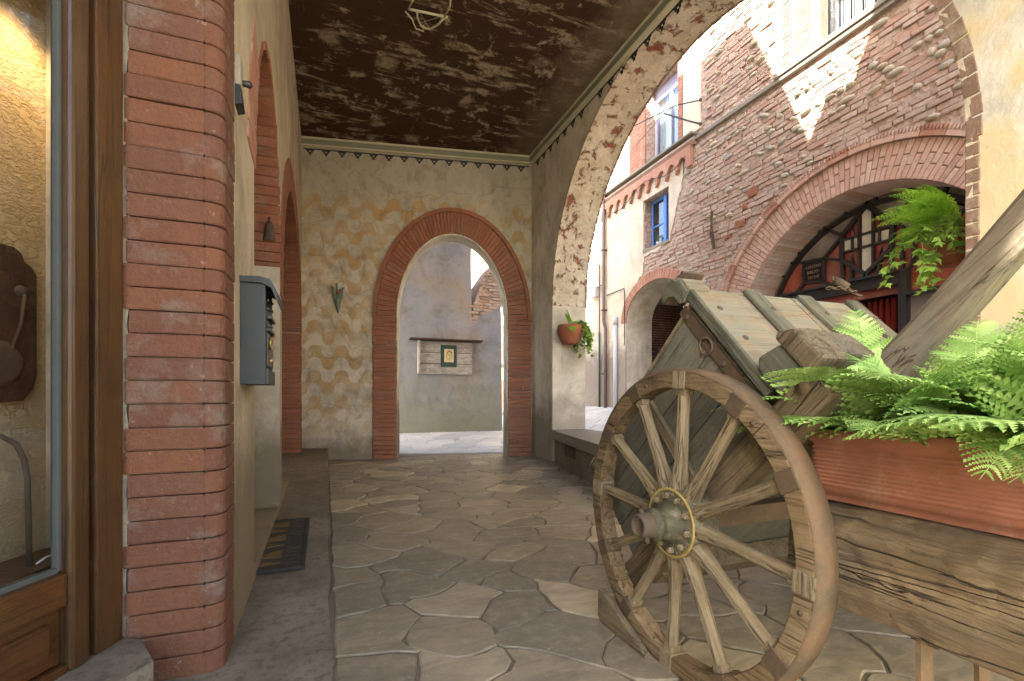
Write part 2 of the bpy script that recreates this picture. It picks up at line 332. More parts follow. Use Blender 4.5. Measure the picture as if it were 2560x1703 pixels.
def m_glass(name, tint, alpha, rough=.03):
    m = Mat(name); nt = m.nt; nt.nodes.remove(m.b)
    tr = nt.nodes.new('ShaderNodeBsdfTransparent'); tr.inputs[0].default_value = tint
    gl = nt.nodes.new('ShaderNodeBsdfGlossy'); gl.inputs['Roughness'].default_value = rough
    lw = nt.nodes.new('ShaderNodeLayerWeight'); lw.inputs[0].default_value = .5
    fr = nt.nodes.new('ShaderNodeMath'); fr.operation = 'POWER'; fr.inputs[1].default_value = 4.5; nt.links.new(lw.outputs['Facing'], fr.inputs[0])
    ad = nt.nodes.new('ShaderNodeMath'); ad.operation = 'ADD'; ad.inputs[1].default_value = alpha; ad.use_clamp = True
    mx = nt.nodes.new('ShaderNodeMixShader')
    nt.links.new(fr.outputs[0], ad.inputs[0]); nt.links.new(ad.outputs[0], mx.inputs[0])
    nt.links.new(tr.outputs[0], mx.inputs[1]); nt.links.new(gl.outputs[0], mx.inputs[2]); nt.links.new(mx.outputs[0], m.out.inputs[0])
    return m.mat
MAT['glass'] = m_glass('window_glass', (.96,.96,.95,1), .03)
MAT['glass_refl'] = m_glass('reflecting_window_glass', (.8,.84,.86,1), .12)
def m_pane(name, c, rough=.12):
    m = Mat(name, rough, .6)
    cc = m.mix(m.ramp(m.noise(1.6, 4, .6), (.35, 0), (.65, 1)), c, tuple(x*.55 for x in c[:3])+(1,))
    return m.fin(cc)
MAT['pane_red'] = m_pane('red_backed_pane', s(176,96,80))
MAT['pane_red2'] = m_pane('deep_red_pane', s(150,64,54))
MAT['pane_grey'] = m_pane('smoky_pane', s(150,142,134), .08)
MAT['pane_white'] = m_pane('milky_pane', s(236,236,222), .3)
def m_leaf(name, c1, c2, tr=.35):
    m = Mat(name, .6, .15); r = m.rnd(); w = world_vec(m)
    c = m.mix(m.ramp(r, (0, 0), (1, 1)), c1, c2)
    c = m.mix(m.ramp(m.noise(7, 4, .6, vec=w), (.4, 0), (.65, .6)), c, tuple(x*.6 for x in c1[:3])+(1,))
    m.fin(c)
    t = m.nt.nodes.new('ShaderNodeBsdfTranslucent'); m.nt.links.new(c, t.inputs[0])
    mx = m.nt.nodes.new('ShaderNodeMixShader'); mx.inputs[0].default_value = tr
    m.nt.links.new(m.b.outputs[0], mx.inputs[1]); m.nt.links.new(t.outputs[0], mx.inputs[2]); m.nt.links.new(mx.outputs[0], m.out.inputs[0])
    return m.mat
MAT['fern'] = m_leaf('fern_green', s(108,146,66), s(184,214,128), .25)
MAT['fern2'] = m_leaf('lime_fern', s(140,190,60), s(180,220,90), .5)
MAT['ivy'] = m_leaf('ivy_green', s(100,140,56), s(180,210,100), .4)

# ---------------------------------------------------------------- mesh helpers
Z3 = Vector((0, 0, 1))
class Fr:
    def __init__(f, o, u, n, v=(0,0,1)):
        f.o = Vector(o); f.u = Vector(u).normalized(); f.n = Vector(n).normalized(); f.v = Vector(v).normalized()
    def p(f, a, b, c=0): return f.o + f.u*a + f.v*b + f.n*c
ID = Fr((0,0,0), (1,0,0), (0,1,0))
class MB:
    def __init__(b): b.v = []; b.f = []; b.sm = []
    def add(b, vs, fs, smooth=False):
        o = len(b.v); b.v += [tuple(x) for x in vs]
        for f in fs: b.f.append(tuple(i+o for i in f)); b.sm.append(smooth)
        return b
    def box(b, x0, x1, y0, y1, z0, z1, fr=None, j=0):
        P = [(x, y, z) for z in (z0, z1) for y in (y0, y1) for x in (x0, x1)]
        if j: P = [tuple(c+random.uniform(-j, j) for c in p) for p in P]
        if fr: P = [fr.p(p[0], p[2], p[1]) for p in P]
        return b.add(P, [(0,2,3,1),(4,5,7,6),(0,1,5,4),(2,6,7,3),(0,4,6,2),(1,3,7,5)])
    def bar(b, p, q, w, h=None, up=(0,0,1)):
        p, q = Vector(p), Vector(q); h = h or w; d = (q-p).normalized(); up = Vector(up)
        if abs(d.dot(up)) > .98: up = Vector((1,0,0))
        a = d.cross(up).normalized(); c = a.cross(d).normalized()
        P = [r + a*i*w/2 + c*k*h/2 for r in (p, q) for i, k in ((-1,-1),(1,-1),(1,1),(-1,1))]
        return b.add(P, [(0,1,2,3),(7,6,5,4),(0,4,5,1),(1,5,6,2),(2,6,7,3),(3,7,4,0)])
    def prism(b, poly, fr, n0, n1, holes=(), smooth=False):
        """polygon (u, v) swept from depth n0 to n1"""
        loops = [poly] + list(holes)
        allp = [q for L in loops for q in L]
        tri = tessellate_polygon([[Vector((q[0], q[1], 0)) for q in L] for L in loops])
        N = len(allp)
        V = [fr.p(q[0], q[1], n1) for q in allp] + [fr.p(q[0], q[1], n0) for q in allp]
        F = [tuple(t) for t in tri] + [tuple(i+N for i in reversed(t)) for t in tri]
        o = 0
        for L in loops:
            k = len(L)
            for i in range(k): F.append((o+i, o+(i+1) % k, N+o+(i+1) % k, N+o+i))
            o += k
        return b.add(V, F, smooth)
    def stone(b, poly, fr, n0, n1, bev=.006, jit=0):
        """a cut piece with a softened front edge"""
        cx = sum(p[0] for p in poly)/len(poly); cy = sum(p[1] for p in poly)/len(poly)
        def ins(p, d):
            dx, dy = p[0]-cx, p[1]-cy; L = math.hypot(dx, dy) or 1; k = max(.3, 1-d/L)
            return (cx+dx*k, cy+dy*k)
        k = len(poly); t = random.uniform(-jit, jit)
        V = [fr.p(p[0], p[1], n0) for p in poly] + [fr.p(p[0], p[1], n1-bev+t) for p in poly]
        V += [fr.p(*ins(p, bev*1.5), n1+t+random.uniform(-jit, jit)*.4) for p in poly]
        F = []
        for i in range(k):
            j = (i+1) % k; F += [(i, j, k+j, k+i), (k+i, k+j, 2*k+j, 2*k+i)]
        F.append(tuple(range(2*k, 3*k)))
        return b.add(V, F)
    def tube(b, pts, r, n=8, cap=True, smooth=True):
        pts = [Vector(p) for p in pts]; rr = r if isinstance(r, (list, tuple)) else [r]*len(pts); V = []; F = []
        a = None
        for i, p in enumerate(pts):
            d = (pts[min(i+1, len(pts)-1)] - pts[max(i-1, 0)]).normalized()
            if a is None: a = d.orthogonal().normalized()
            a = (a - d*a.dot(d)).normalized(); c = d.cross(a)
            V += [p + (a*math.cos(2*math.pi*k/n) + c*math.sin(2*math.pi*k/n))*rr[i] for k in range(n)]
        for i in range(len(pts)-1):
            for k in range(n): F.append((i*n+k, i*n+(k+1) % n, (i+1)*n+(k+1) % n, (i+1)*n+k))
        b.add(V, F, smooth)
        if cap:
            o = len(b.v)-len(V); b.f.append(tuple(o+k for k in range(n))); b.sm.append(False)
            b.f.append(tuple(o+(len(pts)-1)*n+k for k in reversed(range(n)))); b.sm.append(False)
        return b
    def lathe(b, prof, c, axis, n=28, smooth=True):
        """prof: (radius, height along axis)"""
        c = Vector(c); ax = Vector(axis).normalized(); a = ax.orthogonal().normalized(); d = ax.cross(a); V = []; F = []
        for r, h in prof: V += [c + ax*h + (a*math.cos(2*math.pi*k/n)+d*math.sin(2*math.pi*k/n))*r for k in range(n)]
        for i in range(len(prof)-1):
            for k in range(n): F.append((i*n+k, i*n+(k+1) % n, (i+1)*n+(k+1) % n, (i+1)*n+k))
        return b.add(V, F, smooth)
    def mesh(b, name, m, bevel=0):
        me = bpy.data.meshes.new(name); me.from_pydata(b.v, [], b.f)
        me.polygons.foreach_set('use_smooth', b.sm); me.update()
        bm = bmesh.new(); bm.from_mesh(me)
        if bevel:
            bmesh.ops.remove_doubles(bm, verts=bm.verts, dist=1e-5)
            bmesh.ops.recalc_face_normals(bm, faces=bm.faces)
            es = [e for e in bm.edges if len(e.link_faces) == 2 and e.calc_face_angle(0) > .6]
            bmesh.ops.bevel(bm, geom=es, offset=bevel, segments=2, affect='EDGES', profile=.6)
        bmesh.ops.recalc_face_normals(bm, faces=bm.faces)
        bm.to_mesh(me); bm.free()
        if m: me.materials.append(MAT[m] if isinstance(m, str) else m)
        return me
    def build(b, name, m, parent=None, bevel=0, **kw):
        return put(b.mesh(name, m, bevel), name, parent, **kw)
def put(me, name, parent=None, loc=None, rot=None, scale=None, **kw):
    o = bpy.data.objects.new(name, me); col.objects.link(o); o.parent = parent
    if loc is not None: o.location = loc
    if rot is not None: o.rotation_euler = rot
    if scale is not None: o.scale = scale
    for k, v in kw.items(): o[k] = v
    return o
def thing(name, label, cat, loc=(0,0,0), group=None, rot=(0,0,0)):
    o = bpy.data.objects.new(name, None); col.objects.link(o); o.location = loc; o.rotation_euler = rot
    o.empty_display_size = .1; o['label'] = label; o['category'] = cat
    if group: o['group'] = group
    return o
def copy_tree(o, parent=None):
    c = o.copy(); col.objects.link(c); c.parent = parent
    for ch in list(o.children): copy_tree(ch, c)
    return c
def rough_poly(poly, seg=.09, j=.008):
    out = []
    k = len(poly)
    for i in range(k):
        a, b = poly[i], poly[(i+1) % k]; L = math.hypot(b[0]-a[0], b[1]-a[1]); n = max(1, int(L/seg))
        for q in range(n):
            t = q/n; out.append((a[0]+(b[0]-a[0])*t+random.uniform(-j, j), a[1]+(b[1]-a[1])*t+random.uniform(-j, j)))
    return out
def clip(poly, px, py, nx, ny):
    out = []
    for i in range(len(poly)):
        a, b = poly[i], poly[(i+1) % len(poly)]
        da = (a[0]-px)*nx+(a[1]-py)*ny; db = (b[0]-px)*nx+(b[1]-py)*ny
        if da <= 0: out.append(a)
        if da*db < 0:
            t = da/(da-db); out.append((a[0]+(b[0]-a[0])*t, a[1]+(b[1]-a[1])*t))
    return out
def cells(bounds, seeds, gap):
    res = []
    for i, p in enumerate(seeds):
        poly = list(bounds)
        for j, q in enumerate(seeds):
            if i == j: continue
            dx, dy = q[0]-p[0], q[1]-p[1]; L = math.hypot(dx, dy)
            if L > 2.2: continue
            mx, my = (p[0]+q[0])/2 - dx/L*gap/2, (p[1]+q[1])/2 - dy/L*gap/2
            poly = clip(poly, mx, my, dx/L, dy/L)
            if len(poly) < 3: break
        if len(poly) >= 3: res.append(poly)
    return res
def arc(cx, cy, rx, ry, a0, a1, n):
    return [(cx+rx*math.cos(R(a0+(a1-a0)*i/n)), cy+ry*math.sin(R(a0+(a1-a0)*i/n))) for i in range(n+1)]
# ================================================================ GROUND
def street_z(x, y):
    a = min(1, max(0, (y-7.9)/2.9)); return .2*a + .17*max(0, x-3.88)
g = MB(); nx, ny = 60, 60; X0, X1, Y0, Y1 = -30, 60, -40, 60
xs = sorted(set([-30,-15,-6,-2,0,2,3.3,3.88]+[3.88+i*.8 for i in range(1,8)]+[12,20,40])); ys = sorted(set([-40,-20,-8,-3,0,3,6,7.9]+[7.9+i*.5 for i in range(1,8)]+[14,20,40,60]))
V = [(x, y, street_z(min(x, 9), y)-.012) for y in ys for x in xs]
W = len(xs)
g.add(V, [(j*W+i, j*W+i+1, (j+1)*W+i+1, (j+1)*W+i) for j in range(len(ys)-1) for i in range(W-1)], True)
street = g.build('street', 'street', kind='structure')
class SurfFr(Fr):
    def p(f, a, b, c=0): return Vector((a, b, street_z(a, b)+c))
sf = SurfFr((0,0,0), (1,0,0), (0,0,1))
rs = random.Random(3)
def seedgrid(x0, x1, y0, y1, dx, dy, j, rs):
    out = []; r = 0; y = y0+dy/2
    while y < y1:
        x = x0 + dx/2*(1+(r % 2))/1.0 - dx/4
        while x < x1: out.append((x+rs.uniform(-j, j)*dx, y+rs.uniform(-j, j)*dy)); x += dx
        y += dy; r += 1
    return out
random.seed(11)
for poly in cells([(3.9,3.3),(6.98,3.3),(6.98,14),(3.9,14)], seedgrid(3.9, 7, 3.3, 14, .62, .42, .18, rs), .014):
    MB().stone(rough_poly(poly, .2, .006), sf, -.03, .006, .008, .002).build('paving_slab', 'street_slab', street)
for poly in cells([(0.4,8.62),(3.9,7.98),(3.9,10.78),(0.4,10.78)], seedgrid(0.4, 3.9, 8, 10.8, .62, .42, .18, rs), .012):
    MB().stone(rough_poly(poly, .2, .006), sf, -.03, .006, .008, .002).build('paving_slab', 'street_slab', street)
yard = MB().add([(-25,-30,-.004),(25,-30,-.004),(25,-1.3,-.004),(-25,-1.3,-.004)], [(0,1,2,3)]).build('yard_ground', 'yard', kind='structure')

# passage floor: cement bed with crazy paving
floor = MB().add([(.0,-1.3,0),(3.89,-1.3,0),(3.89,7.6,0),(3.4,7.99,0),(.0,8.68,0)], [(0,1,2,3,4)]).build('passage_floor', 'joint', kind='structure')
fl = Fr((0,0,0), (1,0,0), (0,0,1), (0,1,0))
rs = random.Random(21); seeds = []
def warp(x, y):
    e = min(1, max(0, (x-.04)/.15))*min(1, max(0, (3.86-x)/.15))
    return (x+e*(.045*math.sin(y*7.3+x*4.1)+.030*math.sin(y*15+x*9+1)), y+.040*math.sin(x*8.1-y*3.7+2)+.026*math.sin(x*17+y*11))
for _ in range(6000):
    y = rs.uniform(-1.2, 8.6); x = rs.uniform(.05, 3.85)
    md = .19 + .36*rs.random()**1.3
    if all(math.hypot((x-q[0])*.72, y-q[1]) > md for q in seeds): seeds.append((x, y))
random.seed(5)
for poly in cells([(.035,-1.25),(3.87,-1.25),(3.87,7.8),(3.4,7.93),(.035,8.60)], seeds, .013):
    A_ = abs(sum(poly[i][0]*poly[(i+1)%len(poly)][1]-poly[(i+1)%len(poly)][0]*poly[i][1] for i in range(len(poly))))/2
    if A_ < .02: continue
    parts_ = [poly]
    if A_ > .17 and rs.random() < .5:
        cx = sum(p[0] for p in poly)/len(poly); cy = sum(p[1] for p in poly)/len(poly); a = rs.uniform(0, math.pi); nx_, ny_ = math.cos(a), math.sin(a)
        parts_ = [clip(poly, cx-nx_*.007, cy-ny_*.007, nx_, ny_), clip(poly, cx+nx_*.007, cy+ny_*.007, -nx_, -ny_)]
    for pp in parts_:
      if len(pp) > 2: MB().stone([warp(*q) for q in rough_poly(pp, .07, .006)], fl, -.02, .007+rs.uniform(-.0015,.002), .005, .001).build('flagstone', 'flag', floor)

# raised cement strip with the doormat
def step_z(y): return .004+.195*min(1, max(0, (y-2.25)/5.9))
step = MB(); ed = []
for i in range(0, 101):
    y = -1.3+i*.1; ed.append((.016+.008*math.sin(y*7)+random.uniform(-.006,.006), y))
k = len(ed)
V = [(-2.6, y, step_z(y)) for x, y in ed]+[(x, y, step_z(y)) for x, y in ed]+[(x, y, -.1) for x, y in ed]
step.add(V, [(i, i+1, k+i+1, k+i) for i in range(k-1)]+[(k+i, k+i+1, 2*k+i+1, 2*k+i) for i in range(k-1)])
step.build('raised_step', 'cement', kind='structure')

# ================================================================ PASSAGE: end wall
EA = (-.40, 8.35, 0); ang = math.atan2(-.75, 3.72)
endw = thing('end_wall', 'painted end wall with faded ochre and grey waves around a pointed brick doorway', 'wall', EA, rot=(0,0,ang))
ef = Fr((0,0,0), (1,0,0), (0,-1,0))
def ell(cx, zs, rx, rz, n=40, a0=0, a1=180): return arc(cx, zs, rx, rz, a0, a1, n)
hole = [(3.37,-.06)]+ell(2.436, 2.35, .934, 1.415, 44)+[(1.502,-.06)]
MB().prism([(-.25,-.2),(3.9,-.2),(3.9,5.16),(-.25,5.16)], ef, -.38, 0, [hole]).build('plaster_face', 'scallop', endw)
lin = MB()                                           # grey rendered reveal
H2 = [(3.37,-.05)]+ell(2.436, 2.35, .934, 1.415, 44)+[(1.502,-.05)]
Hi = [(3.34,-.05)]+ell(2.436, 2.35, .905, 1.385, 44)+[(1.532,-.05)]
k = len(H2)
V = [ef.p(*p, n) for n in (-.385, .0) for p in H2] + [ef.p(*p, n) for n in (-.385, .0) for p in Hi]
F = []
for i in range(k-1):
    F += [(2*k+i, 2*k+i+1, 3*k+i+1, 3*k+i), (k+i, k+i+1, 3*k+i+1, 3*k+i), (i, i+1, 2*k+i+1, 2*k+i)]
lin.add(V, F); lin.build('reveal', 'plaster_arch', endw)
N = 62
def ept(cx, zs, rx, rz, t): return (cx+rx*math.cos(t), zs+rz*math.sin(t))
for i in range(N):
    t0 = math.pi*(i+.06)/N; t1 = math.pi*(i+.94)/N
    q = [ept(2.436,2.35,.930,1.41,t0), ept(2.446,2.34,1.248,1.775,t0), ept(2.446,2.34,1.248,1.775,t1), ept(2.436,2.35,.930,1.41,t1)]
    MB().stone(q, ef, -.10, .030, .006, .004).build('brick', 'brick_in', endw)
z = 0.005; c = 0
while z < 2.33:
    h = .0745; h = min(h, 2.345-z)
    for (a, b) in ((1.128, 1.508), (3.364, 3.765)):
        if random.random() < .25:
            mid = a+(b-a)*random.choice((.35,.65)); segs = [(a, mid-.005), (mid+.005, b)]
        else: segs = [(a, b)]
        for s0, s1 in segs:
            e = random.uniform(-.004,.004)
            MB().stone([(s0+e, z+.004),(s1+e, z+.004),(s1+e, z+h-.004),(s0+e, z+h-.004)], ef, -.12, .028, .008, .004).build('brick', 'brick_in', endw)
    z += h
mb = MB(); hp = [ept(2.446,2.33,1.285,1.815,math.pi*i/60) for i in range(61)]
for i in range(60):
    for (ri, ro, n) in ((1.252, 1.318, .052),):
        t0, t1 = math.pi*i/60, math.pi*(i+1)/60
        q = [ept(2.446,2.33,ri,ri+.53,t0), ept(2.446,2.33,ro,ro+.53,t0), ept(2.446,2.33,ro,ro+.53,t1), ept(2.446,2.33,ri,ri+.53,t1)]
        mb.prism(q, ef, -.02, n)
mb.build('hood_mould', 'brick_in', endw)
def cornice(fr, a, b, parent):
    MB().box(a, b, -.01, .05, 5.035, 5.12, fr).build('cornice', 'grey_band', parent)
    MB().box(a, b, -.01, .065, 5.12, 5.149, fr).build('fillet', 'cream_line', parent)
    MB().box(a, b, -.01, .060, 5.015, 5.035, fr).build('fillet', 'cream_line', parent)
def border(fr, a, b, parent, skip=0):
    mb = MB(); mb.box(a, b, .0, .003, 4.975, 4.995, fr); x = a+.1
    while x < b-.1:
        if random.random() > skip:
            d = .0034
            mb.box(x-.066, x+.066, .0, d, 4.955, 4.975, fr)
            mb.box(x-.044, x-.014, .0, d, 4.925, 4.955, fr); mb.box(x+.014, x+.044, .0, d, 4.925, 4.955, fr)
            mb.box(x-.014, x+.014, .0, d, 4.925, 4.936, fr); mb.box(x-.02, x+.02, .0, d, 4.890, 4.925, fr)
        x += .245
    mb.build('painted_border', 'dark_paint', parent)
cornice(ef, 0.03, 3.78, endw); border(ef, .06, 3.74, endw)

# ================================================================ PASSAGE: wall with the great arch (right)
archw = thing('arch_wall', 'flaking grey wall pierced by the wide round arch onto the street', 'wall', (3.3,4.2,0))
aw = Fr((3.3,0,0), (0,1,0), (-1,0,0)); aw0 = aw
def local(fr, th):           # the same frame seen from a thing standing at th.location
    return Fr(fr.o-Vector(th.location), fr.u, fr.n)
awl = local(aw, archw)
AC, AZ, AR = 4.17, 2.45, 2.63
hole = [(AC+AR,-.12)]+arc(AC, AZ, AR, AR, 0, 180, 56)+[(AC-AR,-.12)]
MB().prism([(-1.2,-.2),(7.66,-.2),(7.66,5.16),(-1.2,5.16)], awl, -.58, 0, [hole]).build('plaster_face', 'plaster_arch', archw)
def lining(fr, r0, r1, n0, n1, a0, a1, seg, bump=0):
    mb = MB(); V = []; F = []
    nd = 8
    for i in range(seg+1):
        t = R(a0+(a1-a0)*i/seg)
        for k in range(nd+1):
            rr = r1+random.uniform(-bump, bump); V.append(fr.p(AC+rr*math.cos(t), AZ+rr*math.sin(t), n0+(n1-n0)*k/nd))
    for i in range(seg):
        for k in range(nd): F.append((i*(nd+1)+k, (i+1)*(nd+1)+k, (i+1)*(nd+1)+k+1, i*(nd+1)+k+1))
    mb.add(V, F, True)
    for t in (a0, a1):
        pass
    for n in (n0, n1):
        V = []; F = []
        for i in range(seg+1):
            t = R(a0+(a1-a0)*i/seg)
            for rr in (r0, r1): V.append(fr.p(AC+rr*math.cos(t), AZ+rr*math.sin(t), n))
        F = [(2*i, 2*i+1, 2*i+3, 2*i+2) for i in range(seg)]
        mb.add(V, F)
    return mb
lining(awl, AR+.0, AR-.028, -.582, .004, 0, 180, 70, .004).build('soffit', 'soffit', archw)
# far pier jamb (below the springing) as a thin rendered skin, and the near one
MB().box(AC+AR-.03, AC+AR, -.583, .004, -.1, AZ, awl).build('jamb', 'pier', archw)
MB().box(AC-AR, AC-AR+.03, -.583, .004, -.1, AZ, awl).build('jamb', 'pier', archw)
z = .02
rj = random.Random(5)
while z < AZ-.01:
    MB().stone([(AC-AR-rj.uniform(.026,.034),z+.003),(AC-AR+.034,z+.003),(AC-AR+.034,z+.07),(AC-AR-rj.uniform(.026,.034),z+.07)], awl, -.06, .006, .005, .002).build('brick', 'arris', archw)
    z += .073
# exposed arris bricks on the street edge and on the near inner edge
for i in range(70):
    t0, t1 = math.pi*(i+.04)/70, math.pi*(i+.96)/70
    r0 = AR-.034; r1 = AR+random.choice((.03,.04,.055))
    q = [(AC+r0*math.cos(t0), AZ+r0*math.sin(t0)), (AC+r1*math.cos(t0), AZ+r1*math.sin(t0)), (AC+r1*math.cos(t1), AZ+r1*math.sin(t1)), (AC+r0*math.cos(t1), AZ+r0*math.sin(t1))]
    MB().stone(q, awl, -.57, -.588-random.uniform(0,.012), .004, .0).build('brick', 'arris', archw)
    if i > 36:
        r1 = AR+random.uniform(.040,.050); r0 = AR-.030
        q = [(AC+r0*math.cos(t0), AZ+r0*math.sin(t0)), (AC+r1*math.cos(t0), AZ+r1*math.sin(t0)), (AC+r1*math.cos(t1), AZ+r1*math.sin(t1)), (AC+r0*math.cos(t1), AZ+r0*math.sin(t1))]
        MB().stone(q, awl, -.03, .006, .004, .002).build('brick', 'arris', archw)
cornice(awl, -1.2, 7.55, archw); border(awl, -1.1, 7.5, archw, .35)

# ceiling and the unseen upper house, roofline notched to shape the street sun
MB().box(-2.8, 3.3, -1.2, 8.9, 5.15, 5.32).build('ceiling', 'ceiling', kind='structure')
house = thing('sun_shaping_upper_house', 'unseen plastered storeys above the passage, roofline notched to shape sun on the street front', 'building', (1,4,5.3))
hf = local(aw, house)
T = lambda y, z: (y-1.68, z+3.24)  # carries a shadow corner on the street front back along the sun ray
prof = [(-1.2,5.16),(8.7,5.16),(8.7,11.0),T(8.494,7.80),T(6.47,7.69),T(5.86,6.26),T(5.746,6.09),T(5.233,4.85),T(5.02,5.01),T(5.02,5.5),T(4.035,5.48),T(4.31,6.1),T(3.6,7.9),(-1.2,11.1)]  # notches invented to cast the shadow edges on the street front
MB().prism(prof, hf, -.58, 0).build('wall', 'plaster_out', house)
MB().box(-6.8, 2.29, -5.2, 4.6, .021, 2.2).build('wall', 'plaster_out', house)
MB().box(-5.8, 2.29, 2.9, 4.6, 2.2, 5.6).build('wall', 'plaster_out', house)  # unseen rear block added to keep sun off the alley
# ================================================================ PASSAGE: left wall with two arched doorways
leftw = thing('doorway_wall', 'cream plastered wall with two pointed brick doorways in a row', 'wall', (-.37,5,0))
lf = local(Fr((-.37,0,0), (0,1,0), (1,0,0)), leftw)
h1 = [(2.97,.12),(2.97,2.3),(3.02,2.62),(3.14,2.95),(3.32,3.2),(3.52,3.34),(3.74,3.38),(3.95,3.32),(4.18,3.16),(4.38,2.9),(4.55,2.55),(4.62,2.25),(4.62,2.16),(4.40,2.10),(4.40,.12)]
h2 = [(4.72,.12),(4.72,1.9),(4.80,2.3),(4.98,2.72),(5.28,3.05),(5.68,3.28),(6.2,3.36),(6.75,3.30),(7.25,3.10),(7.6,2.8),(7.82,2.4),(7.9,1.95),(7.9,.12)]
MB().prism([(2.30,-.2),(8.45,-.2),(8.45,5.16),(2.30,5.16)], lf, -.62, 0, [h1, h2]).build('plaster_face', 'plaster_left', leftw)
def along(pts, step):
    out = [pts[0]]; acc = 0
    for a, b in zip(pts, pts[1:]):
        L = math.hypot(b[0]-a[0], b[1]-a[1]); t = step-acc
        while t <= L:
            out.append((a[0]+(b[0]-a[0])*t/L, a[1]+(b[1]-a[1])*t/L)); t += step
        acc = (acc+L) % step
    return out
def ring(curve, cx, cz, inn, outw, n0, n1, step, parent, mat, fr, cond=lambda p: True):
    P = along(curve, step)
    for a, b in zip(P, P[1:]):
        if not cond(a): continue
        def off(p, d):
            dx, dz = p[0]-cx, max(p[1]-cz, 0); L = math.hypot(dx, dz) or 1; return (p[0]+dx/L*d, p[1]+dz/L*d)
        e = .05
        a2 = (a[0]+(b[0]-a[0])*e, a[1]+(b[1]-a[1])*e); b2 = (a[0]+(b[0]-a[0])*(1-e), a[1]+(b[1]-a[1])*(1-e))
        MB().stone([off(a2, -inn), off(a2, outw), off(b2, outw), off(b2, -inn)], fr, n0, n1, .006, .003).build('brick', mat, parent)
ring(h1[1:12], 3.8, 2.2, .02, .03, -.62, .004, .075, leftw, 'brick_in', lf)
ring(h1[1:4], 3.8, 2.2, .018, .27, -.02, .008, .08, leftw, 'brick_red2', lf)
ring(h2[1:12], 6.3, 1.9, .02, .30, -.62, .010, .075, leftw, 'brick_in', lf)
z = .10
while z < 1.95:
    MB().stone([(7.87, z+.003), (8.16, z+.003), (8.16, z+.071), (7.87, z+.071)], lf, -.62, .010, .006, .003).build('brick', 'brick_in', leftw); z += .075
z = 2.1
while z < 3.0 and z < 2.6:
    z += .075
# pale capital patch and ragged plaster on the first far jamb
MB().box(4.375, 4.40, -.60, .012, .14, 2.10, lf).build('jamb_plaster', 'plaster_left', leftw)
for i, (y0, y1) in enumerate(((2.97, 4.40), (4.72, 7.9))):
    d = thing('wooden_door', ('dark wooden door set deep in the nearer pointed doorway', 'dark wooden door set deep in the farther wide doorway')[i], 'door', (-.97, (y0+y1)/2, .17))
    w = (y1-y0)/2+.15
    MB().box(-.04, 0, -w, w, 0, 3.3).build('door_leaf', 'w_dark', d)
    for k in (-1, 1):
        for zz in (.25, 1.3): MB().box(.0, .02, k*w/2-w*.32, k*w/2+w*.32, zz, zz+.8).build('panel', 'w_dark', d)
    MB().lathe([(0,.05),(.02,.045),(.025,.03),(.01,.02),(.01,0)], (0,.12,1.05), (1,0,0), 12).build('handle', 'brass', d)
# hanging bell shape in the first doorway reveal
wl = thing('doorway_lamp', 'small rusty lamp bracket inside the nearer pointed arch', 'lamp', (-.45, 4.52, 2.35))
MB().lathe([(.0,.16),(.02,.16),(.035,.13),(.045,.02),(.05,0),(.0,0)], (0,0,0), (0,0,1), 14).build('shade', 'rust', wl)
MB().tube([(0,.09,.2),(0,.05,.21),(0,0,.2),(0,0,.15)], .008).build('arm', 'iron', wl)

# ================================================================ brick pillar (left foreground)
pil = thing('brick_pillar', 'tall red brick pillar with rounded corner beside the shop window', 'pillar', (-.52, 2.2, .0))
px = -.52; py = 2.2
core = [(-.645,2.125),(-.44,2.125),(-.385,2.18),(-.385,2.5),(-.645,2.5)]
MB().prism([(a-px, b-py) for a, b in core], fl, 0.0, 5.14).build('core', 'mortar_in', pil)
def pfr(z): return Fr((-px, -py, 0), (1,0,0), (0,0,1), (0,1,0))
z = .0; ci = 0
random.seed(9)
while z < 3.3:
    h = .0845 + random.uniform(-.002,.002); z0, z1 = z+.0022, z+h-.0022
    jx = random.uniform(-.004,.004); jl = random.uniform(-.012,.010)
    def piece(poly):
        mb = MB(); k = len(poly)
        # outline in plan, softened top and bottom arrises
        cx = sum(p[0] for p in poly)/k; cy = sum(p[1] for p in poly)/k
        def ring_(zz, d):
            o = []
            for p in poly:
                dx, dy = p[0]-cx, p[1]-cy; L = math.hypot(dx, dy); o.append((p[0]-dx/L*d-px, p[1]-dy/L*d-py, zz))
            return o
        V = ring_(z0, .0045)+ring_(z0+.005, 0)+ring_(z1-.005, 0)+ring_(z1, .0045); F = []
        for L in range(3):
            for i in range(k): j = (i+1) % k; F.append((L*k+i, L*k+j, (L+1)*k+j, (L+1)*k+i))
        F += [tuple(range(k)), tuple(range(3*k, 4*k))[::-1]]
        mb.add(V, F); mb.build('brick', 'brick_pillar', pil)
    yf = 2.10+jx
    piece([(-.668+jl, yf), (-.668+jl, yf+.06), (-.4288, yf+.06), (-.4288, yf), (-.55, yf-.001)])
    cr = [(-.428+.0*k, yf) for k in (0,)] + [(-.415, yf)] + [(-.415+.05*math.sin(R(a)), yf+.05-.05*math.cos(R(a))) for a in (15,30,45,60,75,90)] + [(-.365, 2.20), (-.41, 2.20), (-.428, 2.16)]
    piece(cr)
    piece([(-.365+jx*.5, 2.204), (-.365+jx*.5, 2.33), (-.42, 2.33), (-.42, 2.204)])
    z += h; ci += 1
MB().prism([(a-px, b-py) for a, b in [(-.668,2.10),(-.42,2.10),(-.365,2.15),(-.365,2.33),(-.668,2.33)]], fl, z, 5.14).build('upper_courses', 'brick_pillar', pil)
